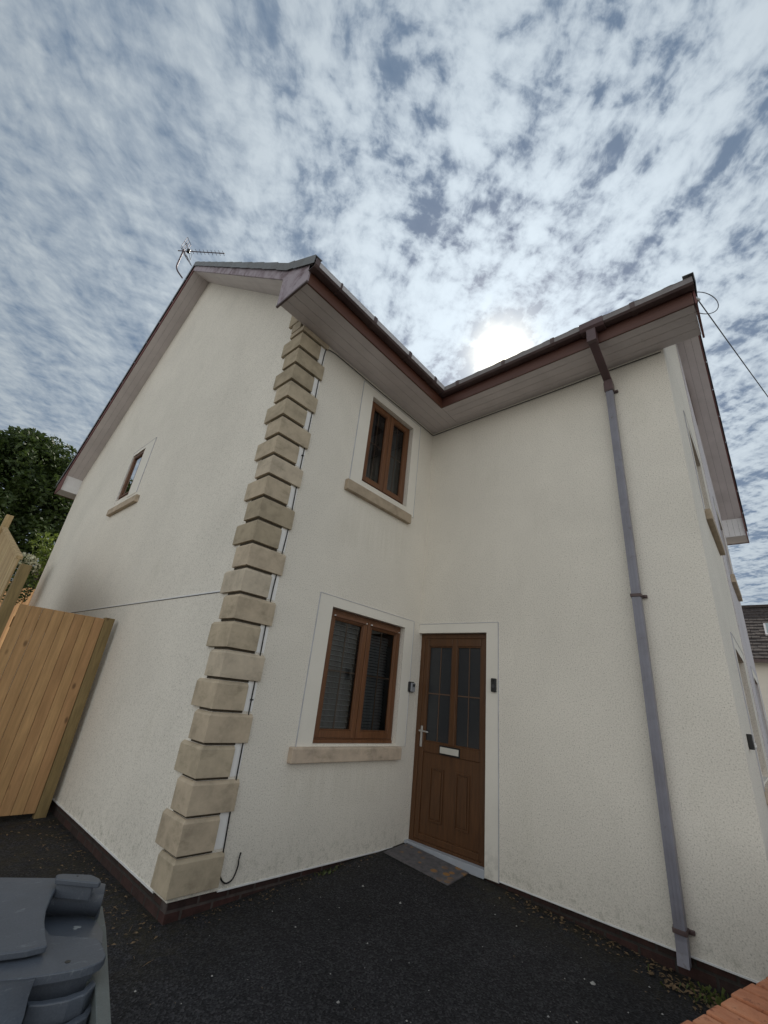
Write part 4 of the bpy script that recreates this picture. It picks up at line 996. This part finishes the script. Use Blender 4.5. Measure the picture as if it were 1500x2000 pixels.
# tapered body with rim
mb = MB()
rim = [(-.57, -.0), (.026, -.015), (.046, .115), (.090, .52), (.066, .52), (.045, .345), (.03, .325), (-.57, .33)]
def ringz(z, k, dx=0): return [Vector(BP(-.265 + (u+.265)*k, .25 + (v_-.25)*k, z)) for u, v_ in rim]
rs = []
for z, k in ((.733, 1.0), (.690, 1.0), (.688, .975), (.60, .96), (-.14, .84), (-.20, .80)):
    rs.append(len(mb.v)); mb.v += [tuple(p) for p in ringz(z, k)]
for a in range(len(rs)-1):
    for q in range(8): mb.f.append((rs[a]+q, rs[a]+(q+1) % 8, rs[a+1]+(q+1) % 8, rs[a+1]+q)); mb.m.append(0)
for a in (0, len(rs)-1): mb.f.append(tuple(rs[a]+q for q in range(8))); mb.m.append(0)
mb.build('body', M['bin_body'], wb, bevel=.006)
for u in (-.50, .0):
    mb = MB(); mb.tube([BP(u-.025, .03, -.20), BP(u+.025, .03, -.20)], .10, 20); mb.build('wheel', M['black'], wb, bevel=.01)

# ------------------------------------------------------------------ neighbouring house on the right
nh = thing('neighbour_house', 'cream house with a dark slate roof at the far right edge', 'house', (27, -3, 0))
mb = MB(); mb.box(22.9, 30, -9, 4, -.3, 4.85); mb.build('wall', M['far_wall'], nh)
mb = MB(); mb.quad([(22.9, 4, 4.85), (30, 4, 4.85), (26.2, 4, 7.9)]); mb.quad([(22.9, -9, 4.85), (30, -9, 4.85), (26.2, -9, 7.9)]); mb.build('wall', M['far_wall'], nh)
mb = MB(); n = 17; z0, z1, X0, X1 = 4.74, 7.90, 22.5, 26.2
for i in range(n):
    a, b2 = i/n, (i+1)/n; xa, xb = X0+(X1-X0)*a, X0+(X1-X0)*b2; za, zb_ = z0+(z1-z0)*a, z0+(z1-z0)*b2
    k = 0; y = -9.3
    while y < 4.2:
        w = .33; dz = random.uniform(-.012, .012); off = (.165 if i % 2 else 0)
        mb.prism([(xa, y+off, za+.05+dz), (xa, y+off+w-.012, za+.05+dz), (xa, y+off+w-.012, za-.02+dz), (xa, y+off, za-.02+dz)], (xb-xa+.03, 0, zb_-za-.02)); y += w
mb.build('roof', M['dark_tile'], nh)
mb = MB(); mb.prism([(26.2, -9.3, 7.9), (30.4, -9.3, 4.6), (30.4, -9.3, 4.5), (26.2, -9.3, 7.8)], (0, 13.6, 0)); mb.prism([(22.55, -9.3, 4.70), (26.2, -9.3, 7.80), (26.2, -9.3, 7.90), (22.55, -9.3, 4.76)], (0, 13.6, 0)); mb.build('roof', M['dark_tile'], nh)
mb = MB(); mb.box(26.05, 26.35, -9.3, 4.3, 7.86, 8.0); mb.build('ridge_tile', M['dark_tile'], nh)
mb = MB(); mb.box(22.42, 22.52, -9.3, 4.3, 4.58, 4.72); mb.build('gutter', M['gutter'], nh)
def RWf(x): return z0+(z1-z0)*(x-X0)/(X1-X0)
mb = MB(); ya, yb2 = -3.75, -2.93; xa, xb = 23.95, 24.75; mb.prism([(xa, ya, RWf(xa)+.03), (xa, yb2, RWf(xa)+.03), (xb, yb2, RWf(xb)+.03), (xb, ya, RWf(xb)+.03)], (-.06, 0, .07)); rw = mb.build('roof_window', M['gutter_face'], nh)
mb = MB(); xa += .07; xb -= .07; mb.prism([(xa, ya+.08, RWf(xa)+.105), (xa, yb2-.08, RWf(xa)+.105), (xb, yb2-.08, RWf(xb)+.105), (xb, ya+.08, RWf(xb)+.105)], (-.05, 0, .05)); gg, tt, bb_ = mat_new('sky_glass'); bb_.inputs['Base Color'].default_value = (.25, .3, .3, 1); bb_.inputs['Roughness'].default_value = .05; mb.build('pane', gg, rw)
f = MB(); f.box(22.84, 22.9, -4.0, -2.85, 3.4, 4.45); f.build('window', M['white'], nh)
f = MB(); f.box(22.82, 22.84, -3.92, -2.93, 3.48, 4.37); f.build('window', M['black'], nh)

# ------------------------------------------------------------------ trees and shrubs
def crown(blobs, n, size, seed, mats=1, name='crown', flat=.5):
    rnd = random.Random(seed); mb = MB()
    tot = sum(b_[3]**2 for b_ in blobs)
    for (cx, cy, cz, r, *rest) in blobs:
        sz = rest[0] if rest else .8
        for _ in range(int(n*r*r/tot)):
            while True:
                d = Vector((rnd.gauss(0, 1), rnd.gauss(0, 1), rnd.gauss(0, 1)))
                if d.length > .1: break
            d.normalize(); rad = r*(rnd.random()**.28)*(1+.20*mnoise.noise(d*2.3 + Vector((cx, cy, cz)))+.12*mnoise.noise(d*6+Vector((cz, cx, cy))))
            p = Vector((cx, cy, cz)) + Vector((d.x, d.y, d.z*sz))*rad
            # clumping
            if mnoise.noise(p*1.5) + .55*mnoise.noise(p*3.7) < -.17: continue
            a = Vector((rnd.gauss(0, 1), rnd.gauss(0, 1), rnd.gauss(0, .7))).normalized(); b2 = a.cross(Vector((rnd.gauss(0, 1), rnd.gauss(0, 1), rnd.gauss(0, 1)))).normalized()
            s = size*rnd.uniform(.6, 1.4); w = s*flat
            mb.quad([p - a*s, p + b2*w, p + a*s, p - b2*w])
    return mb
tr = thing('tree', 'large dark green broadleaf tree behind the rear garden', 'tree', (-3.6, 14.5, 0))
blobs = [(-3.6, 14.4, 6.3, 1.75, .95), (-2.9, 14.5, 7.3, 1.35, .85), (-4.6, 14.6, 6.9, 1.4), (-2.5, 14.0, 5.9, 1.35), (-4.9, 14.2, 5.2, 1.4), (-1.9, 14.6, 6.9, 1.3), (-3.4, 13.6, 4.9, 1.25), (-5.8, 14.8, 6.2, 1.4), (-.8, 14.9, 6.0, 1.4), (-2.6, 13.4, 4.6, .9), (-3.4, 14.6, 7.9, .8, .7), (-5.9, 14.3, 7.3, .9)]
crown(blobs, 62000, .075, 3).build('crown', M['leaf'], tr, recalc=False)
mb = MB(); mb.tube([(-3.6, 14.5, -.3), (-3.55, 14.5, 2), (-3.5, 14.5, 4), (-3.4, 14.5, 6.2)], [.28, .22, .17, .06], 10)
for q, e in (((-3.55, 14.5, 3), (-4.9, 14.4, 5.6)), ((-3.5, 14.5, 3.6), (-2.3, 14.3, 6.2)), ((-3.5, 14.5, 4.2), (-5.4, 14.7, 6.6)), ((-3.5, 14.5, 2.6), (-1.3, 14.8, 5.6)), ((-3.45, 14.5, 5), (-3.0, 14.6, 7.4))):
    q, e = Vector(q), Vector(e); mb.tube([q, q.lerp(e, .5)+Vector((0, 0, .15)), e], [.11, .07, .02], 7)
mb.build('trunk', M['bark'], tr, smooth=True)
cn = thing('conifer', 'rounded olive green conifer in front of the large tree at the left edge', 'conifer', (-4.2, 9.4, 0))
crown([(-4.25, 9.6, 3.7, .85, 1.1), (-4.35, 9.6, 2.7, .95, 1.1)], 9000, .04, 5, flat=.35).build('crown', M['leaf_c'], cn, recalc=False)
mb = MB(); mb.tube([(-4.25, 9.6, -.2), (-4.25, 9.6, 3.4)], [.09, .03], 8); mb.build('trunk', M['bark'], cn)
sb = thing('shrub', 'bright yellow green shrub catching the sun beside the shed', 'shrub', (-1.9, 11.4, 0))
crown([(-2.15, 11.4, 4.15, .50, .8), (-2.05, 11.4, 3.95, .42, .8), (-1.6, 11.4, 4.05, .5, .9), (-1.9, 11.5, 3.1, .6, 1.2)], 5200, .045, 8).build('crown', M['leaf_y'], sb, recalc=False)
mb = MB(); mb.tube([(-1.9, 11.4, -.2), (-1.85, 11.4, 3.6)], [.06, .02], 7); mb.build('stem', M['bark'], sb)
fb = thing('flowering_shrub', 'cream flowering shrub above the fence post at the left side of the gate', 'shrub', (-2.95, 8.2, 0))
crown([(-2.98, 8.0, 3.12, .22, .8), (-2.85, 8.0, 3.02, .18, .8)], 520, .032, 9, flat=.8).build('blossom', M['flower'], fb, recalc=False)
crown([(-2.95, 8.05, 3.0, .26, .9), (-2.9, 8.05, 2.6, .28, 1.3)], 1100, .035, 10).build('foliage', M['leaf'], fb, recalc=False)
mb = MB(); mb.tube([(-2.95, 8.1, -.2), (-2.93, 8.05, 2.8)], [.03, .012], 6); mb.build('stem', M['bark'], fb)

# ------------------------------------------------------------------ litter, chips, weeds
rnd = random.Random(11)
lt = MB()
def bit(x, y, s, long=1.0):
    z = gz(x, y)+.008; a = rnd.uniform(0, 6.28); u = Vector((math.cos(a), math.sin(a), rnd.uniform(-.2, .3)))*s*long; w = Vector((-math.sin(a), math.cos(a), rnd.uniform(-.3, .3)))*s*.45/long
    p = Vector((x, y, z+.003)); c = p + Vector((0, 0, s*.2)); lt.quad([p-u, c-w, p+u]); lt.quad([p-u, p+u, c+w])
for _ in range(300): bit(-abs(rnd.gauss(.02, .10))-.01, rnd.uniform(-2.95, -1.15), rnd.uniform(.006, .022))
for _ in range(150): bit(-.12-abs(rnd.gauss(0, .12)), rnd.gauss(-2.65, .2), rnd.uniform(.008, .028))
for _ in range(240): bit(-A_-.03-abs(rnd.gauss(0, .16)), rnd.uniform(-.1, 2.6), rnd.uniform(.005, .018))
for _ in range(160): bit(rnd.uniform(-2.3, -.5), -.02-abs(rnd.gauss(0, .06)), rnd.uniform(.004, .013))
for _ in range(70): bit(rnd.uniform(-3.6, -.3), rnd.uniform(-2.8, 1), rnd.uniform(.003, .008))
for _ in range(16): bit(-A_-.05-abs(rnd.gauss(0, .25)), rnd.uniform(-.3, 1.2), rnd.uniform(.012, .02), 2.6)
lo = lt.build('leaf_litter', M['litter'], recalc=False); tag(lo, 'scattered dead leaves and twigs on the tarmac along the walls', 'leaf litter', kind='stuff')
pb = MB()
def chip(x, y, s):
    z = gz(x, y)+.004; i = len(pb.v); n_ = 5; ph = rnd.uniform(0, 6)
    for q in range(n_): r_ = s*rnd.uniform(.7, 1.2); pb.v.append((x+r_*math.cos(ph+q*1.256), y+r_*math.sin(ph+q*1.256), z))
    pb.v.append((x, y, z+s*.8))
    for q in range(n_): pb.f.append((i+q, i+(q+1) % n_, i+n_)); pb.m.append(0)
for _ in range(90): chip(rnd.uniform(-3.4, -.05), rnd.uniform(-3.0, -.1), rnd.choice([.003, .004, .005, .007]))
for (x, y, s) in ((-.62, -2.02, .016), (-.95, -.72, .012), (-1.02, -.38, .012), (-2.0, -1.15, .011)): chip(x, y, s)
po = pb.build('stone_chips', M['pebble'], recalc=False); tag(po, 'small pale stone chips lying on the dark tarmac', 'gravel', kind='stuff')
wd = MB()
for _ in range(40):
    x, y = rnd.gauss(-1.12, .07), -.025-abs(rnd.gauss(0, .03)); z = gz(x, y); a = rnd.uniform(0, 6.28); h_ = rnd.uniform(.010, .032); d = Vector((math.cos(a), math.sin(a)-.4, 0))*h_*.7; p = Vector((x, y, z))
    w = Vector((-math.sin(a), math.cos(a), 0))*.004; wd.quad([p-w, p+w, p+d*.6+Vector((0, 0, h_))+w, p+d+Vector((0, 0, h_*.8))])
for _ in range(110):
    x, y = -.05-abs(rnd.gauss(0, .10)), rnd.gauss(-2.62, .13); z = gz(x, y); a = rnd.uniform(0, 6.28); h_ = rnd.uniform(.02, .06); d = Vector((math.cos(a)-.3, math.sin(a), 0))*h_*.7; p = Vector((x, y, z))
    w = Vector((-math.sin(a), math.cos(a), 0))*.004; wd.quad([p-w, p+w, p+d*.6+Vector((0, 0, h_))+w, p+d+Vector((0, 0, h_*.8))])
wo_ = wd.build('weeds', M['leaf_c'], recalc=False); tag(wo_, 'small weeds sprouting at the foot of the house walls', 'weeds', kind='stuff')

for o in bpy.data.objects:
    if '_o' in o: del o['_o']
